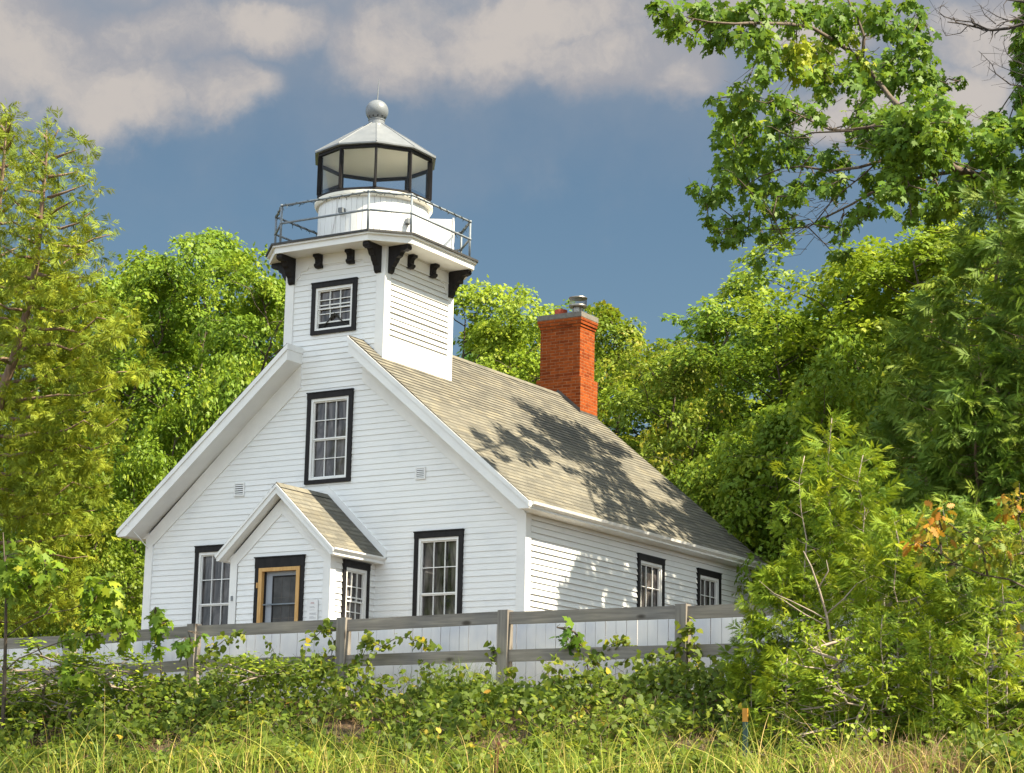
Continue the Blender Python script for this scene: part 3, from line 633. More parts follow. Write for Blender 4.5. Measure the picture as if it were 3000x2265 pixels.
# ------------------------------------------------------------------ foliage machinery
def leaves(name, P, EX, EZ, S, tint, T, mt, parent=None, off=None):
    """many leaf blades: P points, EX blade direction, EZ blade normal, S size, T blade outline (k,3)"""
    P = np.asarray(P, float); n = len(P); k = len(T)
    EX = EX/np.linalg.norm(EX, axis=1, keepdims=True); EY = np.cross(EZ, EX); EY /= np.linalg.norm(EY, axis=1, keepdims=True)+1e-9; EZ = np.cross(EX, EY)
    V = P[:, None, :] + S[:, None, None]*(T[None, :, 0, None]*EX[:, None, :]+T[None, :, 1, None]*EY[:, None, :]+T[None, :, 2, None]*EZ[:, None, :])
    if off is not None: V = V-np.asarray(off)
    me = bpy.data.meshes.new(name)
    me.vertices.add(n*k); me.vertices.foreach_set('co', V.astype(np.float32).ravel())
    me.loops.add(n*k); me.loops.foreach_set('vertex_index', np.arange(n*k, dtype=np.int32))
    me.polygons.add(n); me.polygons.foreach_set('loop_start', np.arange(0, n*k, k, dtype=np.int32))
    me.update(calc_edges=True)
    at_ = me.attributes.new('tint', 'FLOAT', 'FACE'); at_.data.foreach_set('value', np.clip(tint, 0, 1).astype(np.float32))
    return link(name, me, mt, parent)
def mirror(h): return np.array(h+[(x, -y, z) for x, y, z in reversed(h) if abs(y) > 1e-6])
T_SIMPLE = mirror([(0, 0, 0), (.25, .34, -.05), (.48, .40, -.1), (.60, .20, -.05), (1, 0, -.2)])
T_STAR = mirror([(0, 0, 0), (.05, .30, -.06), (.22, .24, -.03), (.40, .52, -.16), (.52, .24, -.06), (.74, .22, -.1), (1.0, 0, -.22)])
T_MAPLE = mirror([(0, 0, 0), (-.06, .22, -.02), (.10, .36, -.08), (.14, .24, -.03), (.30, .30, -.06), (.38, .56, -.2), (.48, .40, -.1), (.62, .46, -.18), (.54, .20, -.05), (.70, .16, -.08), (.78, .26, -.14), (.86, .12, -.14), (1.05, 0, -.24)])
T_OAK = mirror([(0, 0, 0), (.12, .10, -.01), (.20, .26, -.06), (.28, .10, -.02), (.40, .34, -.1), (.48, .12, -.04), (.62, .34, -.14), (.68, .12, -.08), (.84, .18, -.14), (.88, .06, -.14), (1, 0, -.2)])
T_HEART = mirror([(0.05, 0, 0), (-.05, .22, -.03), (.12, .42, -.1), (.40, .42, -.12), (.70, .24, -.08), (1, 0, -.14)])
T_FROND = mirror([(0, 0, 0), (.10, .012, 0), (.34, .13, -.03), (.22, .022, 0), (.56, .15, -.06), (.40, .022, -.03), (.76, .13, -.09), (.58, .022, -.06), (.92, .08, -.13), (.78, .02, -.1), (1.08, 0, -.2)])
def unit(v): return v/(np.linalg.norm(v, axis=-1, keepdims=True)+1e-9)
def rnd(n): return unit(rng.normal(size=(n, 3)))

def broadleaf(H, R, seed, nlimb=30, ncl=7, nleaf=120, lsize=.122, base=.12, top_sharp=.75, clump=.62):
    """skeleton + leaf clumps of a forest tree, root at the origin; returns (trunk MB, leaf arrays)"""
    r = np.random.default_rng(seed); tb = MB()
    tr = [np.array([0, 0, -.5])]; n = 10
    for i in range(1, n+1): tr.append(np.array([r.normal()*.10*i**.5, r.normal()*.10*i**.5, H*.94*i/n]))
    tb.tube(tr, [max(.02, H*.016*(1-.93*i/n)) for i in range(n+1)], 7)
    C = []; OUT = []
    for i in range(nlimb):
        f = base+(.97-base)*((i+r.random())/nlimb)
        p0 = np.array([np.interp(f*H, [q[2] for q in tr], [q[k] for q in tr]) for k in range(3)])
        az = i*2.4+r.normal()*.4
        prof = (math.sin(math.pi*min(1, (f-base*.4)/(1.02-base*.4))**top_sharp))**.6
        ln = R*max(.12, prof)*r.uniform(.5, 1.28); rise = r.uniform(.25, .75)+.9*max(0, f-.6)
        d = np.array([math.cos(az), math.sin(az), 0])
        pts = [p0]; m_ = 5
        for k in range(1, m_+1):
            t = k/m_; pts.append(p0+d*ln*t+np.array([0, 0, ln*rise*(t-.28*t*t)])+r.normal(size=3)*.05*ln)
        rad0 = max(.012, H*.0055*(1-f*.75)); tb.tube(pts, [rad0*(1-.85*k/m_) for k in range(m_+1)], 5)
        for c in range(ncl):
            t = .30+.72*(c+r.random())/ncl; k = min(int(t*m_), m_-1); q = pts[k]+(pts[k+1]-pts[k])*(t*m_-k)
            sd = np.array([-d[1], d[0], 0])*r.normal()*.33*ln*(1.15-t*.5)+np.array([0, 0, r.normal()*.10*ln+.1])
            e = q+sd+d*r.uniform(0, .12)*ln
            tb.tube([q, (q+e)/2+np.array([0, 0, .06]), e], [rad0*.32, rad0*.2, .004], 3)
            C.append(e); OUT.append(unit(d*.55+np.array([0, 0, 1.])+r.normal(size=3)*.2))
    C = np.array(C); OUT = np.array(OUT); n = len(C)
    cs = clump*r.uniform(.45, 1.3, n)*(R/3)**.5
    nl = (nleaf*(cs/clump)**2).astype(int)+6
    idx = np.repeat(np.arange(n), nl); m_ = len(idx)
    a = r.uniform(0, 2*np.pi, m_); rr = np.sqrt(r.random(m_))*cs[idx]
    U = unit(np.cross(OUT, np.array([.3, .2, 1.])+0*OUT)); Vv = np.cross(OUT, U)
    rad = U[idx]*np.cos(a)[:, None]+Vv[idx]*np.sin(a)[:, None]
    P = C[idx]+rad*rr[:, None]+OUT[idx]*(.24*cs[idx]*(1-(rr/cs[idx])**2)+r.normal(size=m_)*.06)[:, None]
    P[:, 2] -= .25*rr**2/cs[idx]
    EX = unit(rad*1.0+np.array([0, 0, -.30])+r.normal(size=(m_, 3))*.45); EZ = unit(OUT[idx]+np.array([.15, -.15, .5])+r.normal(size=(m_, 3))*.42)
    S = lsize*r.uniform(.7, 1.25, m_)
    tint = .42+.10*r.normal(size=m_)+(r.random(n)[idx]-.5)*.55
    return tb, (P, EX, EZ, S, tint)
def sprays(C, D, size, r, tint, k=9, jit=.28):
    """flat feathery sprays: k narrow fronds branching off a short axis"""
    n = len(C); D = unit(D); ref = unit(np.array([0, 0, .55])+r.normal(size=(n, 3))*.6); S = unit(np.cross(D, ref)); Nn = np.cross(D, S)
    P = []; EX = []; EZ = []; SS = []; TI = []
    for i in range(k):
        t = (.12+.62*(i//2)/max(1, (k-1)//2)) if i < k-1 else .55; sg = 0 if i == k-1 else (1 if i % 2 else -1); th = r.uniform(.55, .95, n)*sg
        P.append(C+D*(size*t)[:, None]); e = D*np.cos(th)[:, None]+S*np.sin(th)[:, None]+r.normal(size=(n, 3))*.10; e[:, 2] -= .12
        EX.append(e); EZ.append(Nn+r.normal(size=(n, 3))*jit); SS.append(size*(.62 if sg else .55)*(1.05-.45*t)*r.uniform(.8, 1.2, n)); TI.append(tint+r.normal(size=n)*.05)
    EZ = np.concatenate(EZ); EZ[EZ[:, 2] < 0] *= -1
    return np.concatenate(P), np.concatenate(EX), unit(EZ), np.concatenate(SS), np.concatenate(TI)
def cedar_geo(H, R, seed, nl=110, nf=26, fl=.34, base=.06, droop=.25, prof=None, upturn=.5, lean=0, trunk_r=.012, t0=.15, rise=-.15):
    r = np.random.default_rng(seed); tb = MB()
    n = 9; tr = [np.array([lean*H*(i/n)**1.5+r.normal()*.02*H*.1*i, r.normal()*.015*H*.1*i, H*i/n-(.4 if i == 0 else 0)]) for i in range(n+1)]
    tb.tube(tr, [max(.006, H*trunk_r*(1-.95*i/n)) for i in range(n+1)], 7)
    prof = prof or (lambda f: (1-f)**.75*(.55+.45*min(1, f*5)))
    P = []; EX = []; EZ = []; S = []; TI = []
    for i in range(nl):
        f = base+(.985-base)*((i+r.random())/nl); p0 = np.array([np.interp(f*H, [q[2] for q in tr], [q[k] for q in tr]) for k in range(3)])
        az = i*2.39996+r.normal()*.5; ln = max(.10, R*prof(f)*r.uniform(.55, 1.15)); d = np.array([math.cos(az), math.sin(az), 0]); lt = r.normal()*.16
        pts = [p0+d*ln*t+np.array([0, 0, ln*(-droop*t+upturn*t*t*.9)])+r.normal(size=3)*.02*ln for t in np.linspace(0, 1, 5)]
        tb.tube(pts, [max(.003, H*.0022*(1-f*.6))*(1-.8*k/4) for k in range(5)], 4)
        m_ = max(3, int(nf*(ln/R+.2)))
        t = t0+(1-t0)*np.sqrt(r.random(m_)); t[0] = 1; k = np.minimum((t*4).astype(int), 3); A = np.array(pts)
        q = A[k]+(A[k+1]-A[k])*(t*4-k)[:, None]
        side = np.array([-d[1], d[0], 0]); s = r.normal(size=m_)*.9; s[0] = 0
        w = .22*ln*(1.1-t*.6)
        q = q+side*(s*w)[:, None]+np.array([0, 0, 1])*(r.normal(size=m_)*.06-np.abs(s)*w*.15)[:, None]
        P.append(q); EX.append(d[None]*.9+side[None]*np.clip(s*1.1, -1.4, 1.4)[:, None]+np.array([0, 0, rise])+r.normal(size=(m_, 3))*.33)
        S.append(fl*r.uniform(.65, 1.3, m_)); TI.append(.45+lt+r.normal(size=m_)*.19+.2*(t-.6))
    zz = H*(1-.20*r.random(16)**1.3); q = np.stack([np.interp(zz, [p[2] for p in tr], [p[k] for p in tr]) for k in range(3)], 1)
    P.append(q); EX.append(unit(r.normal(size=(16, 3)))*.8+np.array([0, 0, .7])); S.append(fl*r.uniform(.5, .85, 16)); TI.append(.55+r.normal(size=16)*.12)
    return tb, sprays(np.concatenate(P), np.concatenate(EX), np.concatenate(S), r, np.concatenate(TI))
def plant(name, tb, lv, T, lm_, bm_, loc, label, cat, group=None, scale=None, rotz=0, crown='crown', stem='trunk'):
    t = thing(name, loc, label, cat, group)
    tb.build(stem, bm_, t, smooth=True); leaves(crown, *lv, T, lm_, t)
    if scale is not None: t.scale = scale
    t.rotation_euler.z = rotz
    return t
def dup(root, loc, rotz, scale, label, mats=None):
    r = root.copy(); COL.objects.link(r); r.location = loc; r.rotation_euler = (0, 0, rotz); r.scale = scale; r['label'] = label
    for c in root.children:
        k = c.copy(); COL.objects.link(k); k.parent = r
        if mats and c.name.startswith('crown'):
            k.material_slots[0].link = 'OBJECT'; k.material_slots[0].material = mats
    return r

# ------------------------------------------------------------------ background woods
BT = [  # photo column, plane y, photo row of the top, radius, kind, leaf material, label
 (455, 17, 515, 3.0, 0, 'leaf', 'tall bright green maple behind the house, left of the tower and right of the cedars'),
 (320, 15, 560, 2.7, 1, 'leaf', 'broad green maple whose crown rises right behind the tall cedar'),
 (575, 14, 575, 2.2, 2, 'leaf', 'dark green leafy tree touching the left side of the tower'),
 (700, 20, 640, 2.6, 1, 'leaf', 'green tree hidden mostly behind the tower'),
 (1010, 17, 625, 2.6, 0, 'leaf_y', 'yellow green maple directly right of the tower'),
 (1110, 15, 680, 2.1, 2, 'leaf_y', 'rounded yellow green tree between the tower and the chimney, above the ridge'),
 (1225, 20, 720, 2.4, 1, 'leaf', 'green tree standing right behind the brick chimney'),
 (1345, 17, 665, 2.2, 3, 'leaf_o', 'olive tinged tree just right of the brick chimney'),
 (1455, 14, 745, 2.0, 2, 'leaf_o', 'lower olive tree with rusty new leaves above the far roof slope'),
 (1560, 18, 630, 2.9, 3, 'leaf', 'open crowned dark green tree with sky showing through, right of the chimney'),
 (1690, 14, 690, 2.5, 0, 'leaf', 'green maple above the far end of the roof'),
 (1850, 15, 570, 3.0, 1, 'leaf_y', 'big yellow green maple beneath the overhanging branch'),
 (1985, 13, 500, 3.0, 0, 'leaf_y', 'tallest yellow green maple left of the dark cedars'),
 (2150, 16, 480, 3.2, 2, 'leaf_y', 'yellow green tree behind the dark cedars at the right'),
 (210, 19, 600, 2.8, 2, 'leaf', 'green tree seen between the two tall cedars and the maples'),
 (60, 17, 560, 3.0, 0, 'leaf', 'green tree filling in behind the tall cedars at the left'),
 (385, 25, 640, 3.6, 2, 'leaf_s', 'shade-toned tree in the second row, far left behind the bright maples'),
 (560, 26, 650, 3.6, 0, 'leaf_s', 'shade-toned tree in the second row, left behind the tower'),
 (1080, 26, 750, 3.4, 1, 'leaf_s', 'shade-toned tree in the second row, low between tower and chimney'),
 (1400, 26, 790, 3.6, 2, 'leaf_s', 'shade-toned tree in the second row, low behind the chimney'),
 (1620, 26, 740, 3.8, 0, 'leaf_s', 'shade-toned tree in the second row, behind the open crowned tree'),
 (1800, 25, 700, 3.8, 1, 'leaf_s', 'shade-toned tree in the second row, above the far eave'),
 (2000, 25, 650, 4.0, 2, 'leaf_s', 'shade-toned tree in the second row, behind the tallest yellow maple'),
 (180, 26, 700, 4.0, 1, 'leaf_s', 'shade-toned tree in the second row, behind the tall cedars'),
]
protos = {}
def get_kind(k):
    return [dict(H=12, R=3, seed=1), dict(H=12, R=3, seed=22, top_sharp=.9), dict(H=12, R=3, seed=33, nlimb=36, clump=.52), dict(H=12, R=3, seed=47, nlimb=22, ncl=7, base=.25, clump=.50)][k]
GRP = 'woodland trees behind the house'
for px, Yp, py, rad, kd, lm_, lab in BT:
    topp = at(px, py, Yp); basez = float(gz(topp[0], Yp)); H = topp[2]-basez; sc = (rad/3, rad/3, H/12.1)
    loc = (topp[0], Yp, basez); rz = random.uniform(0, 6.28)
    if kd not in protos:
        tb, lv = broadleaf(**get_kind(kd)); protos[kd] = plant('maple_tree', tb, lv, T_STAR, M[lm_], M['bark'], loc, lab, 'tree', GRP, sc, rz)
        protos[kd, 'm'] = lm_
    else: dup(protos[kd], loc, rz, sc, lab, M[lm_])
# lower growth in front of the woods
tb, lv = broadleaf(5, 2.2, 71, nlimb=24, ncl=8, nleaf=90, lsize=.105, base=.03, clump=.55)
US = [(300, 9, 1010, 1.5, 'leaf', 'low leafy shrub between the tall cedar and the left eave'), (385, 11, 900, 1.8, 'leaf', 'leafy young tree rising behind the left roof slope'),
      (215, 7, 1130, 1.5, 'leaf_o', 'olive shrub at the foot of the tall cedar'), (90, 9, 1000, 1.9, 'leaf', 'green shrub low at the left edge behind the fence'), (500, 12, 800, 1.7, 'leaf', 'green young tree just below the left rake of the roof'),
      (1500, 12, 890, 1.7, 'leaf_o', 'olive understorey tree against the upper back edge of the roof'), (1580, 11, 960, 1.8, 'leaf', 'green understorey tree above the middle back edge of the roof'),
      (1690, 10, 900, 2.0, 'leaf', 'green understorey tree beyond the far corner of the house'), (1660, 12, 1080, 1.4, 'leaf', 'low dark shrub just behind the far eave'), (1790, 9, 860, 2.0, 'leaf', 'rounded green tree left of the dark cedars, behind the saplings'), (1900, 11, 780, 2.0, 'leaf', 'green tree half hidden by the dark cedars')]
pu = None
for px, Yp, py, rad, lm_, lab in US:
    topp = at(px, py, Yp); basez = float(gz(topp[0], Yp)); H = topp[2]-basez; sc = (rad/2.2, rad/2.2, H/5.1); loc = (topp[0], Yp, basez); rz = random.uniform(0, 6.28)
    if pu is None: pu = plant('understorey_tree', tb, lv, T_STAR, M[lm_], M['bark'], loc, lab, 'tree', 'lower growth around the house', sc, rz)
    else: dup(pu, loc, rz, sc, lab, M[lm_])

# ------------------------------------------------------------------ tall cedars at the left
def blob_tree(blobs, dep, scale_px, per, fsize, T, spread=.5, hang=-.5, tint0=.45, seed=1, limbs=None, twig=None, tintf=None, up_=.6, dvar=1.5):
    """foliage gathered in clumps surveyed from the photograph, each at its own depth; twigs run to every clump"""
    r = np.random.default_rng(seed); P = []; EX = []; EZ = []; S = []; TI = []; C = []
    LP = np.concatenate([np.array(l) for l in limbs]) if limbs else None
    if LP is not None:
        L0 = LP.copy(); blobs = sorted(blobs, key=lambda b: np.min(np.linalg.norm(L0-atz(b[0], b[1], dep if not callable(dep) else dep(b[0], b[1])), axis=1)))
    for bi, b_ in enumerate(blobs):
        x, y, rad = b_[:3]; dv_ = dvar if not callable(dvar) else dvar(x, y); z = (dep if not callable(dep) else dep(x, y))+r.uniform(-dv_, dv_); c = atz(x, y, z); rm = rad*K/F*z
        if LP is not None:
            j = np.argmin(np.linalg.norm(LP-c, axis=1)); q = LP[j]
            if np.linalg.norm(q-c) > .6*dv_: c = c+(ray(x, y))*np.clip((q-c)@ray(x, y), -dv_, dv_)*.6
            if twig is not None:
                mid = (q+c)/2+np.array([0, 0, .12*np.linalg.norm(q-c)])+r.normal(size=3)*.05
                twig.tube([q, mid, c, c+unit(c-q)*rm*.5+np.array([0, 0, -rm*.3])], [.014, .010, .006, .003], 4)
                LP = np.concatenate([LP, c[None], mid[None]])
                for _ in range(2):
                    e = c+r.normal(size=3)*rm*.7; twig.tube([mid, (mid+e)/2+r.normal(size=3)*.03, e], [.006, .004, .002], 3)
        n = max(4, int(per*(rm/.25)**2*(b_[3] if len(b_) > 3 and b_[3] else 1)))
        g = r.normal(size=(n, 3)); g = unit(g)*(r.random((n, 1))**.45); p = c+g*rm*np.array([1, 1, .85])+np.outer(r.normal(size=n)*spread*rm, fw)
        P.append(p); EX.append(unit(g*.9+np.array([0, 0, hang])+r.normal(size=(n, 3))*.5)); EZ.append(unit(np.array([.25, -.3, up_])+g*.6+r.normal(size=(n, 3))*.45))
        S.append(fsize*r.uniform(.65, 1.25, n)); t0 = b_[4] if len(b_) > 4 else tint0; TI.append(t0+r.normal(size=n)*.16+r.normal()*.08)
        C.append(c)
    return (np.concatenate(P), np.concatenate(EX), np.concatenate(EZ), np.concatenate(S), np.concatenate(TI)), np.array(C)
def cedar_left(trunk_px, Z, rows, label, seed, name='cedar_tree'):
    r = np.random.default_rng(seed)
    T_ = [atz(x, y, Z) for x, y in trunk_px]; base = T_[0].copy(); gzb = float(gz(base[0], base[1])); base = np.array([base[0]-.1, base[1], gzb])
    pts = [base]+T_; t = thing(name, tuple(base), label, 'tree', 'tall cedars at the left')
    tb = MB(); nn = len(pts); tb.tube(pts, [.17*(1-.93*i/(nn-1)) for i in range(nn)], 8)
    blobs = []; limbs = []
    ty = np.array([p[1] for p in trunk_px][::-1]); tx = np.array([p[0] for p in trunk_px][::-1])
    for y, x0, x1 in rows:
        cx = np.interp(y, ty, tx)
        for xe in (x0, x1):
            nb_ = max(1, int(abs(xe-cx)/34))
            zt_ = Z+r.uniform(-1.6, 1.6)
            l = []
            for k in range(0, nb_+1):
                f = (k+.2)/(nb_+.2); x = cx+(xe-cx)*f; yy = y+14-26*f*f+r.normal()*7
                l.append(atz(x, yy+8, Z+(zt_-Z)*f))
                for _ in range(int(r.integers(1, 4) if y < 620 else r.integers(2, 4)) if f > .25 else 1): blobs.append((x+r.normal()*11, yy+r.normal()*14+4, r.uniform(13, 25)*(1.15-.3*f), 1, .5+r.normal()*.2))
            if len(l) > 1:
                limbs.append(l); tb.tube(l, [.045*(1-.8*i/(len(l)-1)) for i in range(len(l))], 5)
    lv, C = blob_tree(blobs, Z, 1, 27, .265, T_FROND, .9, -.15, .52, seed, limbs or None, None, dvar=1.6)
    lv = sprays(lv[0], lv[1], lv[3], np.random.default_rng(seed+1), lv[4])
    tb.build('trunk', M['barkred'], t, off=base, smooth=True); leaves('crown', *lv, T_FROND, M['ced_l'], t, off=base)
rows = []
yy = 285
half = [(285, 78, 128), (330, 62, 165), (370, 70, 172), (400, 48, 185), (440, 20, 160), (470, 10, 205), (510, 25, 240), (545, 5, 205), (580, -10, 225), (610, 0, 190), (650, -20, 210), (690, -20, 285), (730, -30, 290), (765, -30, 240), (800, -30, 300), (840, -40, 240), (880, -40, 225), (920, -50, 255), (960, -40, 235), (1000, -50, 215), (1050, -50, 230), (1100, -40, 205), (1150, -40, 220), (1200, -50, 190), (1260, -40, 180), (1320, -40, 190)]
cedar_left([(-40, 1150), (-25, 1000), (0, 860), (30, 775), (62, 660), (80, 560), (92, 430), (100, 340), (101, 280)], 47.5, half, 'tall open olive green cedar with a bare reddish trunk, just inside the left edge', 5)
cedar_left([(-70, 1150), (-50, 900), (-30, 700), (-8, 500), (8, 350), (14, 262)], 50.5, [(265, 0, 24), (300, -25, 32), (340, -40, 35), (380, -50, 40), (430, -60, 38), (480, -70, 45), (540, -80, 50), (600, -90, 60), (680, -100, 70), (760, -100, 80), (850, -100, 90), (950, -100, 100), (1060, -100, 110)], 'olive cedar cut by the left edge of the picture', 9)

# ------------------------------------------------------------------ overhanging maple at the upper right
z8 = lambda X, Y: ((1850+X/1.856)/K, (Y/1.856)/K)
MZ = 38.0
def zmap(X_, Y_=300):
    a = float(np.interp(X_, [0, 600, 800, 1050, 1500, 2100], [33.0, 33.2, 35.0, 40.0, 41.0, 41.0])); b_ = float(np.interp(X_, [0, 900, 1100, 1250, 1420, 1900, 2700], [39.4, 40.0, 38.8, 36.0, 36.5, 37.4, 38.6]))
    w_ = float(np.interp(Y_, [430, 700], [0, 1])); return a*(1-w_)+b_*w_
def limb(pts, z0, z1):
    return [atz(*z8(X, Y), zmap(X, Y)+.5*(z0+(z1-z0)*i/(len(pts)-1)-36)) for i, (X, Y) in enumerate(pts)]
mbase = np.array([16.3, 9.6, 0.]); mtr = [mbase+np.array([0, 0, -.4]), mbase+np.array([.1, 0, 3]), mbase+np.array([.0, -.2, 6.4]), mbase+np.array([.3, -.1, 9]), mbase+np.array([.5, .3, 12])]
A = limb([(2300, 1330), (2010, 1110), (1890, 960), (1760, 920), (1650, 835), (1560, 740), (1500, 620), (1420, 545), (1300, 390), (1200, 290), (1100, 220), (980, 150), (860, 130), (650, 125), (560, 130), (420, 120), (300, 95)], 36.4, 34.6)
LB = [(A, .085, .010),
 (limb([(1570, 755), (1480, 830), (1340, 880), (1240, 910), (1080, 930), (930, 905), (820, 915), (700, 960), (560, 1050)], 36, 35), .04, .006),
 (limb([(1780, 930), (1640, 950), (1490, 985), (1420, 1020), (1300, 1050), (1200, 1110), (1060, 1180), (960, 1235), (820, 1245), (680, 1250), (540, 1240)], 36.2, 37.2), .038, .005),
 (limb([(1500, 825), (1350, 870), (1250, 960), (1150, 1040), (1000, 1180)], 36, 36.6), .022, .005),
 (limb([(1255, 330), (1265, 200), (1230, 100), (1190, 30), (1150, -80)], 35.5, 36.5), .035, .015),
 (limb([(1480, 600), (1420, 640), (1300, 690), (1160, 710), (1080, 705), (980, 660), (900, 620), (780, 570), (640, 540)], 35.6, 34.4), .035, .006),
 (limb([(1200, 712), (980, 722), (880, 755), (760, 690), (600, 670)], 35.3, 34.8), .018, .005),
 (limb([(1640, 960), (1680, 1040), (1715, 1090)], 36.2, 36), .025, .01),
 (limb([(1880, 965), (1960, 860), (2010, 800), (2110, 790), (2250, 720)], 36.3, 37), .02, .008),
 (limb([(1700, 825), (1560, 790), (1450, 740), (1350, 710)], 36.1, 35.7), .014, .004), (limb([(1650, 815), (1500, 830), (1350, 820), (1190, 790)], 36.1, 35.6), .013, .004), (limb([(1560, 790), (1510, 700), (1480, 560)], 36, 35.8), .01, .004),
 (limb([(1310, 400), (1450, 420), (1600, 400), (1720, 460), (1800, 430)], 35.7, 36.6), .016, .005), (limb([(1420, 330), (1500, 230), (1560, 120), (1590, 50)], 35.7, 36.4), .014, .005),
 (limb([(1150, 1160), (1120, 1240), (1130, 1370)], 36.8, 36.8), .008, .004), (limb([(900, 1240), (760, 1330), (690, 1400)], 37, 37), .006, .003)]
mp = thing('maple_tree', tuple(mbase), 'large maple leaning in from the upper right, its leafy branches hanging over the sky', 'tree')
tb = MB(); tb.tube(mtr, [.32, .27, .23, .17, .1], 10); tb.tube([mtr[2], mtr[2]+np.array([-.4, -.3, .6]), A[0]], [.16, .14, .11], 8)
LP = []
for pts, r0, r1 in LB:
    n = len(pts); tb.tube(pts, [r0+(r1-r0)*i/(n-1) for i in range(n)], 6)
    d_ = []
    for a, b_ in zip(pts[:-1], pts[1:]):
        for k in range(3): d_.append(a+(b_-a)*k/3)
    LP.append(d_)
BL = [(150,40,70),(230,80,80),(200,170,60),(260,170,45),(340,60,90),(340,200,50),(450,90,90),(430,250,60),(520,180,80),(560,60,90),(610,220,60),(650,40,90),(700,170,90),(720,280,90),(720,400,75),(800,60,100),(880,130,80),(850,330,100,1,.95),(900,260,90,1,1.0),(940,400,80,1,.95),(1000,290,90,1,1.0),(1050,250,80,1,.9),(1060,350,90,1,.85),(960,50,90),(1080,80,100),(1120,160,80),(1200,210,50,1,.95),(1160,60,90),(1300,80,90),(1380,150,90),(1350,40,80),(1500,20,60),(1580,60,40),(1550,130,60),(1620,180,40),(1480,180,80),(1520,260,90),(1600,300,70),(1420,320,90),(1240,330,80,1,.75),(1180,420,90),(1300,420,100),(1420,430,100),(1550,400,100),(1600,440,80),(1700,450,60),(1780,440,40),(1640,540,80),(1560,520,80),(1250,520,70),(1050,470,70),(1060,530,50),(1700,620,90),(1800,620,60),(1740,700,90,1,.8),(1850,760,80),(1960,740,80),(2080,760,60),(2000,820,60),(1900,850,70),
(610,500,80),(450,540,50),(540,570,80),(640,570,80),(780,540,70),(850,560,60),(500,650,70),(600,660,90),(480,740,60),(570,760,90),(680,720,80),(780,680,80),(860,640,70),(960,590,60),(1000,640,50),(1040,660,40),(680,820,90),(560,850,80),(480,890,50),(600,930,80),(720,900,80),(800,830,80),(900,850,80),(860,770,70),(920,730,50),(500,960,60),(360,1020,50),(430,1060,70),(500,1040,60),(400,1100,40),(640,1020,70),(680,1080,60),(760,1010,70),(840,1060,60),(760,1130,60),(830,1170,50),(900,1060,60),(920,1010,50),(1000,960,60),(1060,1020,60),(1120,1040,50),(1130,980,60),(420,1190,50),(480,1230,60),(480,1300,50),(560,1190,60),(600,1260,60),(540,1310,40),(680,1200,50),(720,1280,50),(780,1240,50),(830,1310,30),(900,1200,30),(690,1410,40),(1100,1380,40),(1160,1390,40),(1050,1200,40),(1130,1250,50),(1150,1310,30),(1210,1200,50),(1230,1160,50),(1290,1120,60),
(1220,640,70),(1280,680,70),(1200,720,60),(1340,650,80),(1300,760,80),(1420,720,80),(1400,620,80),(1480,680,70),(1560,680,70),(1600,600,60),(1500,780,70),(1350,840,60),(1400,920,70),(1280,960,50),(1340,1000,70),(1430,1040,50),(1520,880,70),(1600,790,80),(1650,720,70),(1600,920,60),(1700,870,60),(1760,990,60),(1650,1050,60),(1530,1060,50),(1560,1130,60),(1620,1160,60),(1520,1190,40),(1410,1150,50),(1660,1110,50),(1750,1100,80,1,.8),(1820,1050,60),(1880,1020,70,1,.8),(1960,1010,60),(1940,950,60),(2050,930,70),(2100,880,70),(2110,1000,60),(1080,860,70),(1150,870,50),(1020,850,40)]
rs = np.random.default_rng(77)
BL += [(rs.uniform(1380, 2130), rs.uniform(620, 1060), rs.uniform(55, 85)) for _ in range(46)]
BL += [(rs.uniform(2140, 2750), rs.uniform(480, 1250), rs.uniform(70, 110)) for _ in range(80)]+[(rs.uniform(2140, 2500), rs.uniform(-200, 480), rs.uniform(70, 110)) for _ in range(70)]  # added clumps beyond the frame, put in to shade roof and side wall
BL = [(*z8(b[0], b[1]), b[2]/1.856/K, *b[3:]) for b in BL]
lv, C = blob_tree(BL, lambda x, y: zmap((x*K-1850)*1.856, y*K*1.856), 1, 56, .148, T_MAPLE, .55, -.75, .46, 3, LP, tb, dvar=lambda x, y: max(float(np.interp((x*K-1850)*1.856, [600, 1300], [.7, 1.7])), float(np.interp(y*K*1.856, [480, 650], [0, 2.3]))))
near_ = [(*z8(rs.uniform(1390, 1760), rs.uniform(540, 860)), rs.uniform(50, 80)/1.856/K) for _ in range(30)]  # added clumps, put in to dapple the side wall with shade
lv2, _ = blob_tree(near_, 35.2, 1, 40, .148, T_MAPLE, .55, -.75, .5, 14, LP, tb, dvar=.9)
lv = tuple(np.concatenate([a, b_]) for a, b_ in zip(lv, lv2))
# the rest of the crown, beyond the frame
_, (p2, e2, z2_, s2, t2) = broadleaf(13, 4.6, 88, nlimb=26, ncl=8, nleaf=80, lsize=.19, base=.42, clump=.8)
p2 = p2+mbase; keep = ((p2-CAM)@rt2)/((p2-CAM)@fw) > .252
lv = tuple(np.concatenate([a, b_[keep]]) for a, b_ in zip(lv, (p2, e2, z2_, s2, t2)))
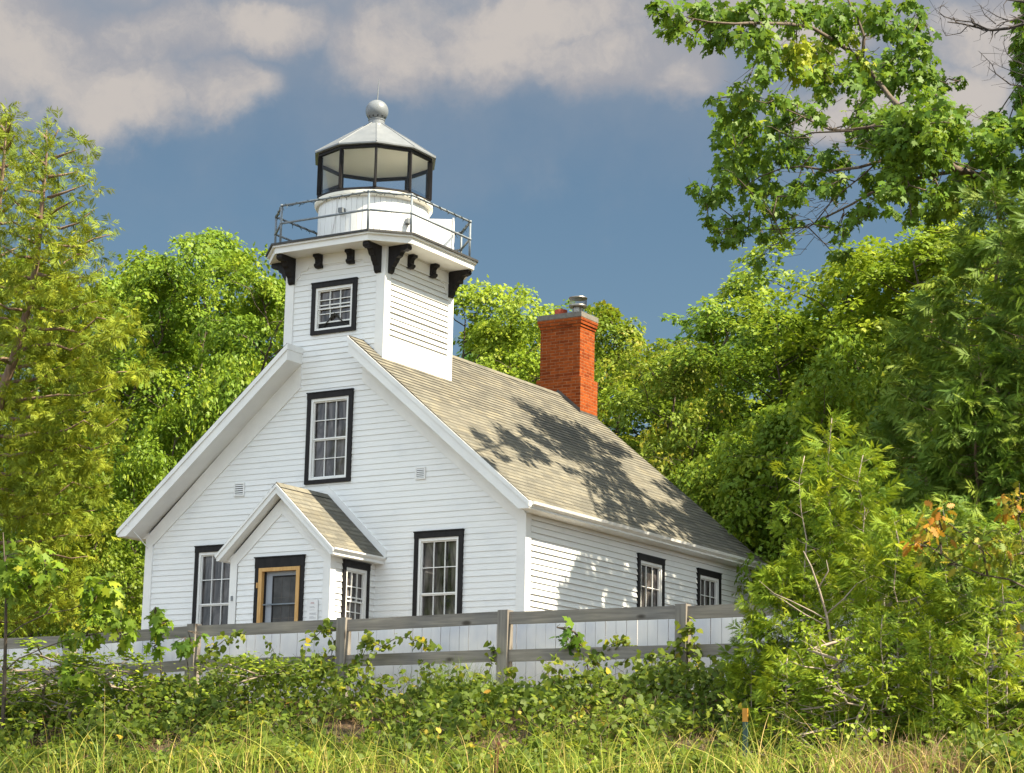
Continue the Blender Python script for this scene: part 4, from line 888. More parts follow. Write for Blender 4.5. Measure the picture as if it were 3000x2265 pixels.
# bare twigs in the gaps
rs = np.random.default_rng(4)
for X, Y_, n in ((1000, 800, 9), (1050, 1100, 16), (1000, 1250, 12), (1300, 200, 8), (1250, 820, 8), (1900, 650, 6), (1750, 1200, 6), (1300, 600, 6)):
    for _ in range(n):
        a = np.array([X, Y_])+rs.normal(size=2)*60; an = rs.uniform(2.3, 4.0); l = rs.uniform(90, 220); b_ = a+l*np.array([math.cos(an), math.sin(an)*.8]); mid = (a+b_)/2+np.array([0, 25+rs.normal()*20]); z = zmap(X, Y_)+rs.uniform(-.8, .8)
        tb.tube([atz(*z8(*q), z+i*.15) for i, q in enumerate((a, mid, b_))], [.007, .005, .0025], 3)
tb.build('trunk', M['bark'], mp, off=mbase, smooth=True); leaves('crown', *lv, T_MAPLE, M['leaf_n'], mp, off=mbase)

# bare tree reaching in at the far upper right
bb = np.array([16.2, -1.0, -.2]); bt = thing('bare_tree', tuple(bb), 'leafless dark branches reaching in at the top right corner', 'tree')
tb = MB(); zb = 30.
B0 = [atz(*z8(X, Y), zb) for X, Y in ((2700, 500), (2450, 250), (2300, 60), (2133, 100))]
tb.tube([bb, bb+np.array([.2, 0, 4]), B0[0], B0[0]+np.array([.1, 0, 3])], [.13, .11, .08, .03], 7)
for pts, r0 in (([(2700, 500), (2400, 200), (2230, 90), (2133, 130), (2050, 155), (1960, 165), (1880, 150), (1800, 130), (1720, 120)], .04), ([(2400, 200), (2250, 100), (2133, 80), (2070, 110), (2010, 125)], .03), ([(2230, 60), (2133, 10), (2040, 0)], .03),
  ([(1950, 165), (1850, 120), (1760, 110), (1700, 90), (1675, 70), (1680, 40), (1720, 10)], .012), ([(1830, 140), (1790, 180), (1710, 195), (1690, 160), (1680, 90)], .008), ([(1980, 130), (1920, 80), (1890, 20)], .01), ([(2060, 115), (1990, 90), (1940, 60), (1900, 40)], .01),
  ([(2300, 420), (2200, 330), (2133, 350), (2080, 330), (2040, 290), (2020, 230), (2050, 200)], .012), ([(2250, 420), (2133, 470), (2060, 460), (1980, 400), (1960, 350), (1920, 310), (1890, 280)], .014), ([(2133, 410), (2050, 380), (2000, 360), (1960, 330)], .007), ([(2133, 290), (2090, 310), (2060, 290)], .007), ([(2300, 300), (2180, 200), (2120, 170), (2110, 230)], .01)):
    P_ = [atz(*z8(X, Y), zb+.3*math.sin(i*1.3)) for i, (X, Y) in enumerate(pts)]; n = len(P_); tb.tube(P_, [r0*(1-.8*i/(n-1)) for i in range(n)], 5)
    for i in range(1, n):
        for _ in range(3):
            a = P_[i]+(P_[i-1]-P_[i])*rs.random(); e = a+unit(rs.normal(size=3)+(P_[i]-P_[i-1])*3)*rs.uniform(.1, .35); tb.tube([a, (a+e)/2+rs.normal(size=3)*.03, e], [r0*.3, r0*.22, .002], 3)
tb.build('trunk', M['bareb'], bt, off=bb)

# ------------------------------------------------------------------ dark cedars and saplings at the right
def cedar(px, Yp, toppy, R, seed, mtl, label, group, nl=120, nf=26, fl=.34, name='cedar_tree', bark='barkred', **kw):
    tp = at(px, toppy, Yp); bz = float(gz(tp[0], Yp)); H = tp[2]-bz
    tb, lv = cedar_geo(H, R, seed, nl, nf, fl, **kw)
    return plant(name, tb, lv, T_FROND, M[mtl], M[bark], (tp[0], Yp, bz), label, 'tree', group)
full = lambda f: (1-f)**.72*(.7+.3*min(1, f*6))
cedar(2155, -1.5, 395, 2.1, 101, 'ced_d', 'tallest dark green cedar at the right, its thin trunk showing near the top', 'dark cedars at the right', 160, 20, .34, prof=full)
cedar(2260, -3.0, 420, 2.0, 102, 'ced_d', 'dark cedar cut by the right edge of the picture', 'dark cedars at the right', 140, 20, .34, prof=full)
cedar(2010, .2, 640, 1.9, 103, 'ced_d', 'dense dark cedar left of the tallest one, above the saplings', 'dark cedars at the right', 150, 20, .33, prof=full)
cedar(2100, -3.6, 760, 1.5, 104, 'ced_d', 'shorter dark cedar in front of the tallest one', 'dark cedars at the right', 120, 19, .31, prof=full)
SAP = 'cedar saplings at the right'
for px, Yp, ty, R, mtl, lab in (
  (1790, -5.8, 905, .78, 'ced_y', 'tallest cedar sapling, in front of the far corner of the house'), (1738, -6.4, 985, .55, 'ced_y', 'cedar sapling with a leader leaning just left of the tallest sapling'), (1690, -6.6, 1225, .72, 'ced_y', 'leftmost cedar sapling covering the end of the grey fence'),
  (1862, -6.0, 985, .95, 'ced_y', 'cedar sapling just right of the tallest sapling'), (1935, -6.8, 1120, .8, 'ced_y', 'mid height cedar sapling left of the orange leaved oak'), (2040, -6.0, 1090, .95, 'ced_d', 'shaded cedar sapling behind the orange leaved oak'), (2165, -6.6, 1130, .95, 'ced_y', 'cedar sapling at the right edge under the dark cedars'),
  (1622, -6.9, 1340, .36, 'ced_y', 'small cedar seedling in front of the end of the grey fence'), (1700, -7.8, 1420, .5, 'ced_y', 'small bright cedar seedling behind the orange topped stake'), (1800, -8.0, 1380, .6, 'ced_y', 'small bright cedar seedling in the middle of the sapling thicket'), (1905, -8.0, 1330, .6, 'ced_y', 'bright cedar seedling above the straw coloured grass tuft'), (2010, -7.8, 1360, .6, 'ced_y', 'small cedar seedling left of the dark stake'), (2130, -8.0, 1370, .6, 'ced_y', 'small cedar seedling right of the dark stake')):
    cedar(px, Yp, ty, R, 200+px, mtl, lab, SAP, 46 if R > .7 else 28, 14 if R > .7 else 11, .225 if R > .7 else .18, name='cedar_sapling', bark='dead', base=.14 if R > .7 else .08, droop=-.15, upturn=.35, trunk_r=.007, t0=.3, rise=.15, prof=lambda f: (1-f)**.5*(.6+.4*min(1, f*4)))
# leafy shrub among them
tb, lv = broadleaf(1.6, .7, 91, nlimb=16, ncl=5, nleaf=22, lsize=.058, base=.08, clump=.22)
p = at(1760, 1640, -8.6); plant('leafy_shrub', tb, lv, T_HEART, M['leaf_y'], M['dead'], (p[0], -8.6, float(gz(p[0], -8.6))), 'low bright leafy shrub right of the orange topped stake, below the saplings', 'shrub', scale=(.95, .95, .62))
p = at(1845, 1640, -8.4); s_ = thing('leafy_shrub', (p[0], -8.4, float(gz(p[0], -8.4))), 'upright bright leafy shrub in the middle of the thicket, right of the low one', 'shrub')
sh = bpy.data.objects['leafy_shrub']
for c in sh.children:
    k = c.copy(); COL.objects.link(k); k.parent = s_
s_.scale = (.8, .8, .95); s_.rotation_euler.z = 2.1
for px_, Yp_, sc_s, rz_, lb_ in ((40, -6.4, 1.25, .4, 'yellow green shrub at the left edge under the maple sapling'), (150, -6.7, 1.0, 1.7, 'yellow green shrub left of the leftmost clear fence post'), (285, -6.3, .95, 3.0, 'bright leafy shrub between the two left fence posts'), (520, -6.2, .8, 4.1, 'bright leafy shrub on the bank below the porch door')):
    q_ = at(px_, 1500, Yp_); n_ = thing('leafy_shrub', (q_[0], Yp_, float(gz(q_[0], Yp_))-.1), lb_, 'shrub')
    for c in sh.children:
        k = c.copy(); COL.objects.link(k); k.parent = n_
    n_.scale = (sc_s*1.3, sc_s*1.3, sc_s*.62); n_.rotation_euler.z = rz_
# bare grey sapling
z7 = lambda X, Y: ((2000+X/1.568)/K, (1200+Y/1.568)/K)
zs = 24.3
def z7p(pts, z=zs): return [atz(*z7(X, Y), z) for X, Y in pts]
st = z7p([(785, 1520), (740, 1330), (705, 1190), (680, 1060), (660, 940), (625, 820), (590, 720), (555, 650)]); b0 = st[0].copy(); b0[2] = float(gz(b0[0], b0[1]))
t = thing('dead_sapling', tuple(b0), 'leafless pale grey sapling with forked branches among the cedar saplings', 'dead sapling')
tb = MB(); tb.tube([b0]+st, [.022, .021, .02, .018, .016, .014, .011, .008, .004], 6)
for pts in ([(660, 965), (600, 930), (500, 880), (420, 845), (350, 785)], [(665, 995), (560, 940), (470, 880), (400, 840)], [(660, 940), (740, 870), (800, 800), (880, 760)], [(625, 820), (670, 740), (660, 690)], [(680, 1060), (760, 990), (700, 990)]):
    q = z7p(pts); tb.tube(q, [.011*(1-.8*i/(len(q)-1)) for i in range(len(q))], 5)
tb.build('stem', M['dead'], t, off=b0, smooth=True)
# oak with orange new leaves
zo = 22.9; OB = [(1180,480,60,1,.9),(1120,540,70,1,.7),(1220,560,70,1,.5),(1060,620,50,1,.95),(1150,660,70,1,.4),(1260,640,60,1,.45),(1350,580,80,1,.35),(1450,600,80,1,.35),(1540,580,60,1,.4),(1530,400,60,1,.75),(1500,450,60,1,.7),(1560,470,50,1,.6),(1420,680,70,1,.3),(1500,690,60,1,.35),(1560,660,50,1,.4),(1260,720,50,1,.4),(1200,1130,70,1,.15),(1300,1120,70,1,.15),(1250,1190,60,1,.25),(1400,1080,70,1,.2),(1500,1100,60,1,.4),(1540,1020,50,1,.5),(1520,1150,50,1,.3)]  # lowest tints paint shade onto the lower clumps
OL = [z7p(p_, zo) for p_ in ([(1700, 900), (1600, 830), (1500, 780), (1380, 760), (1260, 710), (1150, 640), (1090, 600)], [(1650, 700), (1560, 600), (1540, 480)], [(1650, 1200), (1540, 1130), (1400, 1120), (1220, 1150)], [(1400, 760), (1380, 650), (1220, 520)])]
ob = OL[0][0]+np.array([.3, .1, 0]); ob[2] = float(gz(ob[0], ob[1])); t = thing('oak_sapling', tuple(ob), 'young oak with orange and yellow new leaves reaching in from the right edge', 'tree')
tb = MB(); tb.tube([ob, ob+np.array([0, 0, 1.3]), OL[0][0], OL[1][0], OL[1][0]+np.array([.1, .1, .8])], [.04, .034, .03, .02, .006], 6)
for l in OL: tb.tube(l, [.014*(1-.7*i/(len(l)-1)) for i in range(len(l))], 5)
tb.tube([ob+np.array([0, 0, .9]), OL[2][0]], [.02, .014], 5)
lv, C = blob_tree([(*z7(b[0], b[1]), b[2]/1.568/K, *b[3:]) for b in OB], zo, 1, 84, .108, T_OAK, .5, -.6, .4, 8, [[a+(b_-a)*k/3 for a, b_ in zip(l[:-1], l[1:]) for k in range(3)] for l in OL], tb, dvar=.5)
tb.build('trunk', M['bark'], t, off=ob, smooth=True); leaves('crown', *lv, T_OAK, M['leaf_k'], t, off=ob)
# maple sapling lower left and the one beside the fence
z5 = lambda X, Y: ((X/2.212)/K, (1650+Y/2.212)/K)
zl = 30.6
def z5p(pts, z=zl): return [atz(*z5(X, Y), z) for X, Y in pts]
SB = [(60,120,80),(150,180,80),(200,60,80),(300,60,90),(380,40,60),(640,130,80),(700,200,70),(620,230,60),(560,190,50),(690,280,60),(640,340,50),(590,340,50),(330,300,50),(450,470,60),(520,480,50),(620,480,50),(760,380,60),(820,400,60),(780,470,50),(850,450,50),(800,530,50),(1010,340,60),(1060,390,50),(1030,450,50),(990,520,40),(480,650,70),(540,700,70),(440,740,60),(600,720,60),(560,830,60),(640,860,60),(1180,520,50),(1240,510,40),(100,-30,80),(240,-60,70),(40,20,70)]
SLm = [z5p(p_) for p_ in ([(10, 1150), (25, 900), (32, 650), (38, 400), (40, 200), (30, 0), (20, -200)], [(32, 700), (120, 620), (260, 560), (420, 500), (560, 470), (700, 440), (800, 420)], [(38, 480), (150, 400), (300, 330), (460, 300), (580, 250), (660, 200)], [(40, 260), (140, 180), (260, 80), (360, 30)], [(25, 900), (150, 800), (300, 720), (450, 690), (560, 720)], [(300, 720), (450, 800), (600, 840)])]
sb = SLm[0][0].copy(); sb[2] = float(gz(sb[0], sb[1])); t = thing('maple_sapling', tuple(sb), 'maple sapling with drooping lobed leaves at the lower left in front of the fences', 'tree')
tb = MB(); tb.tube([sb]+SLm[0], [.035, .032, .03, .027, .023, .018, .012, .006], 6)
for l in SLm[1:]: tb.tube(l, [.012*(1-.75*i/(len(l)-1)) for i in range(len(l))], 5)
main = [b for b in SB if not (980 < b[0])]
lv, C = blob_tree([(*z5(b[0], b[1]), b[2]/2.212/K, *b[3:]) for b in main], zl, 1, 52, .17, T_MAPLE, .6, -.85, .45, 12, [[a+(b_-a)*k/3 for a, b_ in zip(l[:-1], l[1:]) for k in range(3)] for l in SLm], tb, dvar=.5)
tb.build('trunk', M['bark'], t, off=sb, smooth=True); leaves('crown', *lv, T_MAPLE, M['leaf'], t, off=sb)
def small_maple(blobs, stem, z, zf, label, seed):
    S_ = [atz(*zf(*q), z) for q in stem]; b0 = S_[0].copy(); b0[2] = float(gz(b0[0], b0[1])); t = thing('maple_seedling', tuple(b0), label, 'seedling', 'maple seedlings on the bank')
    tb = MB(); tb.tube([b0]+S_, [.012]+[.011*(1-.7*i/(len(S_)-1)) for i in range(len(S_))], 5)
    lv, C = blob_tree([(*zf(b[0], b[1]), b[2]/2.212/K, 1, b[3]) for b in blobs], z, 1, 44, .17, T_MAPLE, .7, -.8, .5, seed, [S_], tb, dvar=.15)
    tb.build('stem', M['bark'], t, off=b0); leaves('leaves', *lv, T_MAPLE, M['leaf_n'], t, off=b0)
small_maple([(1010,340,60,.7),(1060,390,50,.8),(1030,450,50,.6),(990,520,40,.75),(1020,560,30,.9)], [(1045, 760), (1040, 640), (1030, 520), (1020, 400), (1000, 320)], 31.4, z5, 'upright maple seedling with yellowing leaves just left of the second fence post from the left', 21)
small_maple([(1180,520,55,.45),(1240,510,45,.5),(1200,560,45,.4),(1310,470,30,.6)], [(1230, 800), (1220, 680), (1200, 560)], 31.2, z5, 'low maple seedling against the second fence post from the left', 22)
z6 = lambda X, Y: ((900+X/1.843)/K, (1650+Y/1.843)/K)
small_maple([(1420,350,45,.3),(1390,400,40,.3),(1460,400,45,.35),(1480,440,40,.6),(1500,480,25,1.0),(1440,440,35,.4)], [(1530, 640), (1510, 540), (1480, 450), (1440, 370)], 28.6, z6, 'maple seedling with one rusty leaf in front of the lower rail', 23)

# ------------------------------------------------------------------ added trees beyond the right edge, put in to shade the cedars and bank
tb, lv = broadleaf(15, 4.2, 301, nlimb=22, ncl=5, nleaf=24, lsize=.24, base=.25, clump=.8)
sh1 = plant('maple_tree', tb, lv, T_STAR, M['leaf'], M['bark'], (23.5, 1.2, -.3), 'added tall maple beyond the right edge, put in to shade the dark cedars', 'tree')
tb, (p_, e_, n_, s_l, t_) = broadleaf(15.5, 5.0, 303, nlimb=16, ncl=5, nleaf=15, lsize=.24, base=.66, clump=.85)
lean = lambda z: -12*np.clip((z-7.5)/7, 0, 1.15)**1.2
tb.v = [(x+lean(z), y-lean(z)*.2, z) for x, y, z in tb.v]; p_[:, 0] += lean(p_[:, 2]); p_[:, 1] -= lean(p_[:, 2])*.2
plant('maple_tree', tb, (p_, e_, n_, s_l, t_), T_STAR, M['leaf'], M['bark'], (24.2, -9.6, -1.6), 'tall maple leaning over the bank from beyond the right edge, its crown above the picture', 'tree')

for i_, (x_, y_, s__, lb_) in enumerate(((-8, -20, 1.0, 'added unseen maple across the way, nearest to the front of the house'), (-14, -29, 1.15, 'added unseen maple across the way, tallest of those left of the camera'), (-21, -21, 1.1, 'added unseen maple across the way, farthest to the left'), (-2, -30, 1.0, 'added unseen maple across the way, between the tallest one and the camera'))):
    dup(protos[i_ % 3], (x_, y_, float(gz(x_, y_))), 1.3*i_, (s__, s__, s__), lb_, M['leaf'])  # added unseen trees, put in for the window panes to reflect

# ------------------------------------------------------------------ bank vegetation
def fnoise(x, y, s):
    return (np.sin(x*1.7*s+1.1)+np.sin(y*2.1*s+x*.8*s+.4)+np.sin((x-y)*1.3*s+2.2)+np.sin(x*3.7*s+y*1.9*s))/4
def veg(x, y):
    near = np.exp(-((y+5.9)/.8)**2)
    left = np.interp(x, [-3, 3, 5, 7.5, 8.6, 9.2, 10, 11, 14, 17], [.40, .40, .52, .55, .42, .08, .26, .32, .34, .28])
    return np.maximum(.06, .26+.16*fnoise(x, y, 1)+.14*fnoise(x, y, 2.7)+near*(left-.24))
n = 88000
x = rng.uniform(-4, 23, n); y = -5.25-5.4*rng.random(n)**1.0
keep = fnoise(x, y, 1.35)+.35*fnoise(y, x, 3.1) > -.26-.6*(y > -6.5); x, y = x[keep], y[keep]; n = len(x)
hh = veg(x, y); z = gz(x, y)+hh*(rng.random(n)**.55)
P = np.stack([x, y, z], 1); EX = rnd(n)+np.array([0, -.1, -.35]); EZ = unit(np.array([.1, -.35, .85])+rng.normal(size=(n, 3))*.42)
tint = .38+.2*rng.normal(size=n)+.18*fnoise(x, y, .9)
gc = leaves('ground_cover', P, unit(EX), EZ, .076*rng.uniform(.55, 1.3, n), tint, T_HEART, M['vine'])
n2_ = 14000; x2 = rng.uniform(-4, 20, n2_); y2 = -5.35-5.2*rng.random(n2_); k2 = fnoise(x2+3, y2*1.3, 1.9) > .12; x2, y2 = x2[k2], y2[k2]; n2_ = len(x2)
lk = leaves('weed_leaves', np.stack([x2, y2, gz(x2, y2)+veg(x2, y2)*(.3+.9*rng.random(n2_))], 1), unit(rnd(n2_)+np.array([0, -.1, .1])), unit(np.array([.2, -.3, .8])+rng.normal(size=(n2_, 3))*.5), (.085*rng.uniform(.5, 1.3, n2_)), .4+.2*rng.normal(size=n2_), T_OAK, M['leaf_o'], gc)
tag(gc, 'tangled green vines and weeds covering the bank below the fence', 'ground cover', kind='stuff')
def blades(name, B, Hh, D, Wd, tint, mt, seg=5, parent=None):
    """arching blades: B base, Hh length, D lean vector, Wd width"""
    n = len(B); ts = np.linspace(0, 1, seg+1); V = []
    side = np.stack([-D[:, 1], D[:, 0], 0*D[:, 0]], 1); side = unit(side+rng.normal(size=(n, 3))*.25)
    for t in ts:
        c = B+np.array([0, 0, 1])*(Hh*(t-.38*t*t*np.minimum(1.6, np.linalg.norm(D, axis=1)*1.3)))[:, None]+D*(Hh*t**1.9)[:, None]
        w = (Wd*(1-t**1.5)+.0008)[:, None]
        V += [c-side*w, c+side*w]
    V = np.stack(V, 1); k = 2*(seg+1); me = bpy.data.meshes.new(name)
    me.vertices.add(n*k); me.vertices.foreach_set('co', V.astype(np.float32).ravel())
    q = np.array([[2*i, 2*i+1, 2*i+3, 2*i+2] for i in range(seg)]); f = (q[None]+(np.arange(n)*k)[:, None, None]).reshape(-1, 4)
    me.loops.add(f.size); me.loops.foreach_set('vertex_index', f.ravel().astype(np.int32)); me.polygons.add(len(f)); me.polygons.foreach_set('loop_start', np.arange(0, f.size, 4, dtype=np.int32))
    me.update(calc_edges=True); a = me.attributes.new('tint', 'FLOAT', 'FACE'); a.data.foreach_set('value', np.repeat(np.clip(tint, 0, 1), seg).astype(np.float32))
    return link(name, me, mt, parent)
# vine shoots sticking out of the mass
tb = MB(); LPs = []
for i in range(330):
    x = rng.uniform(-1, 17); y = rng.uniform(-8.6, -5.3) if i % 3 else rng.uniform(-6.0, -5.2); b0 = np.array([x, y, float(gz(x, y))+.1]); l = rng.uniform(.2, .5)+float(veg(x, y))*.55+(.25 if x < 8.5 and i % 4 == 0 else 0)
    d = np.array([rng.normal()*.45, rng.normal()*.3-.1, 1]); pts = [b0+d*l*t+np.array([rng.normal()*.04, rng.normal()*.04, -.25*l*t*t]) for t in np.linspace(0, 1, 6)]
    tb.tube(pts, [.005, .0045, .004, .0035, .003, .002], 3)
    for k in range(int(l*18)):
        t = rng.uniform(.25, 1); j = min(int(t*5), 4); LPs.append(pts[j]+(pts[j+1]-pts[j])*(t*5-j)+rng.normal(size=3)*.03)
LPs = np.array(LPs); n = len(LPs)
leaves('shoot_leaves', LPs, unit(rnd(n)+np.array([0, -.2, -.3])), unit(np.array([.2, -.4, .7])+rng.normal(size=(n, 3))*.4), .08*rng.uniform(.6, 1.3, n), .5+.22*rng.normal(size=n), T_HEART, M['vine'], gc)
tb.build('vine_stems', M['bark'], gc)
for c in gc.children: c['kind'] = 'stuff'
# climbing vines at the fence
def vine(pts, zf, z, label, seed, nl=60):
    r = np.random.default_rng(seed); S_ = [atz(*zf(*q), z) for q in pts]; b0 = S_[0].copy(); b0[2] = float(gz(b0[0], b0[1])); t = thing('climbing_vine', tuple(b0), label, 'vine', 'vines climbing the fence')
    tb = MB(); tb.tube([b0]+S_, [.007]+[.006]*(len(S_)-1)+[.003], 4); Q = []
    for _ in range(nl):
        j = r.integers(0, len(S_)-1); Q.append(S_[j]+(S_[j+1]-S_[j])*r.random()+r.normal(size=3)*.055)
    Q = np.array(Q); n = len(Q)
    leaves('leaves', Q, unit(r.normal(size=(n, 3))+np.array([0, -.2, -.5])), unit(np.array([.2, -.6, .6])+r.normal(size=(n, 3))*.4), .095*r.uniform(.6, 1.2, n), .55+.2*r.normal(size=n), T_HEART, M['vine'], t, off=b0); tb.build('stem', M['bark'], t, off=b0)
vine([(60, 560), (130, 500), (150, 430), (110, 360), (100, 345), (40, 400), (0, 380)], z6, 30.6, 'vine with small round leaves left of the middle post', 31)
vine([(240, 560), (300, 500), (330, 430), (300, 395), (400, 450), (470, 410), (540, 400), (620, 430), (690, 460)], z6, 30.0, 'long vine rambling right of the middle post over the lower rail', 32, 130)
vine([(980, 600), (1000, 520), (1010, 470), (1005, 440)], z6, 29.2, 'short vine hanging on the lower rail beside the third clear post', 33, 22)
vine([(1780, 640), (1900, 560), (1990, 470), (2020, 430), (2045, 350), (2060, 330), (2080, 400), (2110, 500), (2130, 620)], z6, 27.6, 'vine wound round the rightmost clear fence post', 34, 110)
vine([(1500, 560), (1560, 500), (1640, 440), (1700, 410), (1760, 470), (1700, 540)], z6, 28.4, 'vine spreading over the lower rail left of the rightmost clear post', 35, 90)
vine([(1300, 640), (1380, 560), (1450, 500), (1530, 470), (1560, 450)], z5, 31.0, 'vine shoot standing up against the white boards, right of the second fence post', 36, 60)
# dry stems and grass through the bank
n = 9000; x = rng.uniform(-3, 20, n); y = rng.uniform(-10.4, -6.0, n); B = np.stack([x, y, gz(x, y)], 1)
o = blades('dry_grass', B, rng.uniform(.15, .42, n), rng.normal(size=(n, 3))*np.array([.9, .9, 0]), .0035*rng.uniform(.6, 1.3, n), rng.random(n), M['straw'], 4); tag(o, 'dry brown grass and stalks lying through the vines on the bank', 'dry grass', kind='stuff')
# long grass at the bottom
n = 5000; x = 2+21.5*rng.random(n)**.75; y = rng.uniform(-13.6, -9.8, n); cl = fnoise(x, y, 1.8)-np.interp(x, [2, 8, 11], [.35, .25, 0])
k = cl+rng.normal(size=n)*.25 > -.1; x, y, cl = x[k], y[k], cl[k]; n = len(x); B = np.stack([x, y, gz(x, y)-.02], 1)
lenf = np.interp(y, [-13.4, -11, -8.8], [.86, .68, .30])*np.interp(x, [2, 8, 10.5, 15, 21], [.42, .62, 1.1, 1.15, .85])
o = blades('long_grass', B, lenf*rng.uniform(.5, 1.25, n), np.stack([rng.normal(size=n)*.42+.05, rng.normal(size=n)*.35, 0*x], 1)*1.25, .0042*rng.uniform(.6, 1.4, n), .52+.28*rng.normal(size=n)+.1*cl, M['grass'], 6); tag(o, 'long arching yellow green grass blades along the foot of the bank', 'grass', kind='stuff')
n = 900; c = at(1925, 1668, -10.5); B = np.stack([c[0]+rng.normal(size=n)*.42, -10.5+rng.normal(size=n)*.3, 0*np.zeros(n)], 1); B[:, 2] = gz(B[:, 0], B[:, 1])
o = blades('grass_tuft', B, rng.uniform(.25, .62, n), np.stack([rng.normal(size=n)*.7, rng.normal(size=n)*.5, np.zeros(n)], 1), .004*rng.uniform(.6, 1.3, n), .72+.2*rng.normal(size=n), M['straw'], 6); tag(o, 'straw coloured tuft of dead grass at the lower right, below the saplings', 'grass tuft')
n = 420; c = at(760*1.0+60, 1500, -5.5); c = at(985, 1480, -5.6); B = np.stack([c[0]+rng.normal(size=n)*.35, -5.6+rng.normal(size=n)*.15, np.zeros(n)], 1); B[:, 2] = gz(B[:, 0], B[:, 1])
o = blades('grass_tuft', B, rng.uniform(.3, .72, n), np.stack([rng.normal(size=n)*.35, rng.normal(size=n)*.3, np.zeros(n)], 1), .006*rng.uniform(.6, 1.2, n), .1+.12*rng.normal(size=n), M['grass'], 5); tag(o, 'dark green grass clump in the gap left of the third clear fence post', 'grass tuft')

# ------------------------------------------------------------------ stakes
p = at(1610, 1600, -9.2); zb = float(gz(p[0], -9.2)); tp = at(1610, 1530, -9.2)[2]; t = thing('marker_stake', (p[0], -9.2, zb), 'dark green metal stake with an orange painted top at the right of the bank', 'stake')
mb = MB(); mb.box(-.028, .028, -.006, .006, -.3, tp-zb-.14); mb.box(-.006, .006, .006, .03, -.3, tp-zb-.14); mb.build('shaft', M['stake'], t)
mb = MB(); mb.box(-.030, .030, -.008, .008, tp-zb-.14, tp-zb); mb.box(-.007, .007, .008, .032, tp-zb-.14, tp-zb); mb.build('painted_top', M['orange'], t)
p = at(1068, 1660, -11.2); zb = float(gz(p[0], -11.2)); tp = at(1073, 1603, -11.2)[2]; h = tp-zb
mb = MB(); fn = lambda a, y_, z: (a+.06*z, y_, z)
mb.box(-.022, .022, -.004, .004, -.4, h, fn); mb.box(-.004, .004, -.032, -.004, -.4, h-.01, fn)
for k in range(9): z = h-.06-k*.055; mb.box(-.012, .012, .004, .014, z-.012, z+.012, fn)
o = mb.build('steel_post', M['rust']); o.location = (p[0], -11.2, zb); o.rotation_euler.z = .5; tag(o, 'rusty notched steel fence post leaning in the grass at the bottom', 'steel post')
q = [atz(*z7(1342, Y), 24.) for Y in (1470, 1210)]; zb = float(gz(q[0][0], q[0][1])); mb = MB(); h = q[1][2]-zb; mb.box(-.03, .03, -.02, .02, -.3, h-.03); mb.box(-.022, .022, -.014, .014, h-.03, h)
o = mb.build('wooden_stake', M['bareb'], bevel=.004); o.location = (q[0][0], q[0][1], zb); tag(o, 'dark upright wooden stake under the young oak at the right', 'stake')

# ------------------------------------------------------------------ light
EL, AZ = R_(52), R_(5)
sd = np.array([math.cos(EL)*math.cos(AZ), math.cos(EL)*math.sin(AZ), math.sin(EL)])
sl_ = bpy.data.lights.new('sun', 'SUN'); sl_.energy = 5.0; sl_.angle = R_(.55); sl_.color = (1, .88, .66)
so = bpy.data.objects.new('sun', sl_); COL.objects.link(so); so.rotation_euler = Vector((-sd).tolist()).to_track_quat('-Z', 'Y').to_euler(); so.location = (20, 5, 30)

w = bpy.data.worlds.new('World'); scene.world = w; w.use_nodes = True; nt = w.node_tree; bg = nt.nodes['Background']; ST = .1; bg.inputs[1].default_value = ST
sky = N(nt, 'ShaderNodeTexSky', sky_type='NISHITA', sun_disc=False, sun_elevation=EL, sun_rotation=math.atan2(sd[0], sd[1]), air_density=1.0, dust_density=1.0, ozone_density=2.0)
def Mt(op, a, b=None, c=None, clamp=False):
    n = N(nt, 'ShaderNodeMath', operation=op, use_clamp=clamp)
    for i, v in enumerate((a, b, c)):
        if v is None: continue
        if isinstance(v, (int, float)): n.inputs[i].default_value = v
        else: nt.links.new(v, n.inputs[i])
    return n.outputs[0]
def sstep(x, a, b):
    n = N(nt, 'ShaderNodeMapRange', interpolation_type='SMOOTHSTEP'); nt.links.new(x, n.inputs[0]); n.inputs[1].default_value = a; n.inputs[2].default_value = b; return n.outputs[0]
def mixc(f, a, b, mode='MIX'):
    n = N(nt, 'ShaderNodeMix', data_type='RGBA', blend_type=mode)
    for i, v in ((0, f), (6, a), (7, b)):
        if isinstance(v, tuple): n.inputs[i].default_value = (*v, 1)
        elif isinstance(v, (int, float)): n.inputs[i].default_value = v
        else: nt.links.new(v, n.inputs[i])
    return n.outputs[2]
tc = N(nt, 'ShaderNodeTexCoord'); dv = tc.outputs['Generated']
nz = N(nt, 'ShaderNodeTexNoise', Scale=11, Detail=7, Roughness=.58); nt.links.new(dv, nz.inputs['Vector'])
nzb = N(nt, 'ShaderNodeTexNoise', Scale=26, Detail=6, Roughness=.6); nt.links.new(dv, nzb.inputs['Vector'])
sub = N(nt, 'ShaderNodeVectorMath', operation='SUBTRACT'); nt.links.new(nz.outputs['Color'], sub.inputs[0]); sub.inputs[1].default_value = (.5, .5, .5)
sc_ = N(nt, 'ShaderNodeVectorMath', operation='SCALE'); nt.links.new(sub.outputs[0], sc_.inputs[0]); sc_.inputs['Scale'].default_value = .085
ad = N(nt, 'ShaderNodeVectorMath', operation='ADD'); nt.links.new(dv, ad.inputs[0]); nt.links.new(sc_.outputs[0], ad.inputs[1])
sx = N(nt, 'ShaderNodeSeparateXYZ'); nt.links.new(ad.outputs[0], sx.inputs[0])
az = Mt('ARCTAN2', sx.outputs[0], sx.outputs[1]); el = Mt('ARCSINE', sx.outputs[2])
cb_ = N(nt, 'ShaderNodeCombineXYZ'); nt.links.new(az, cb_.inputs[0]); nt.links.new(el, cb_.inputs[1])
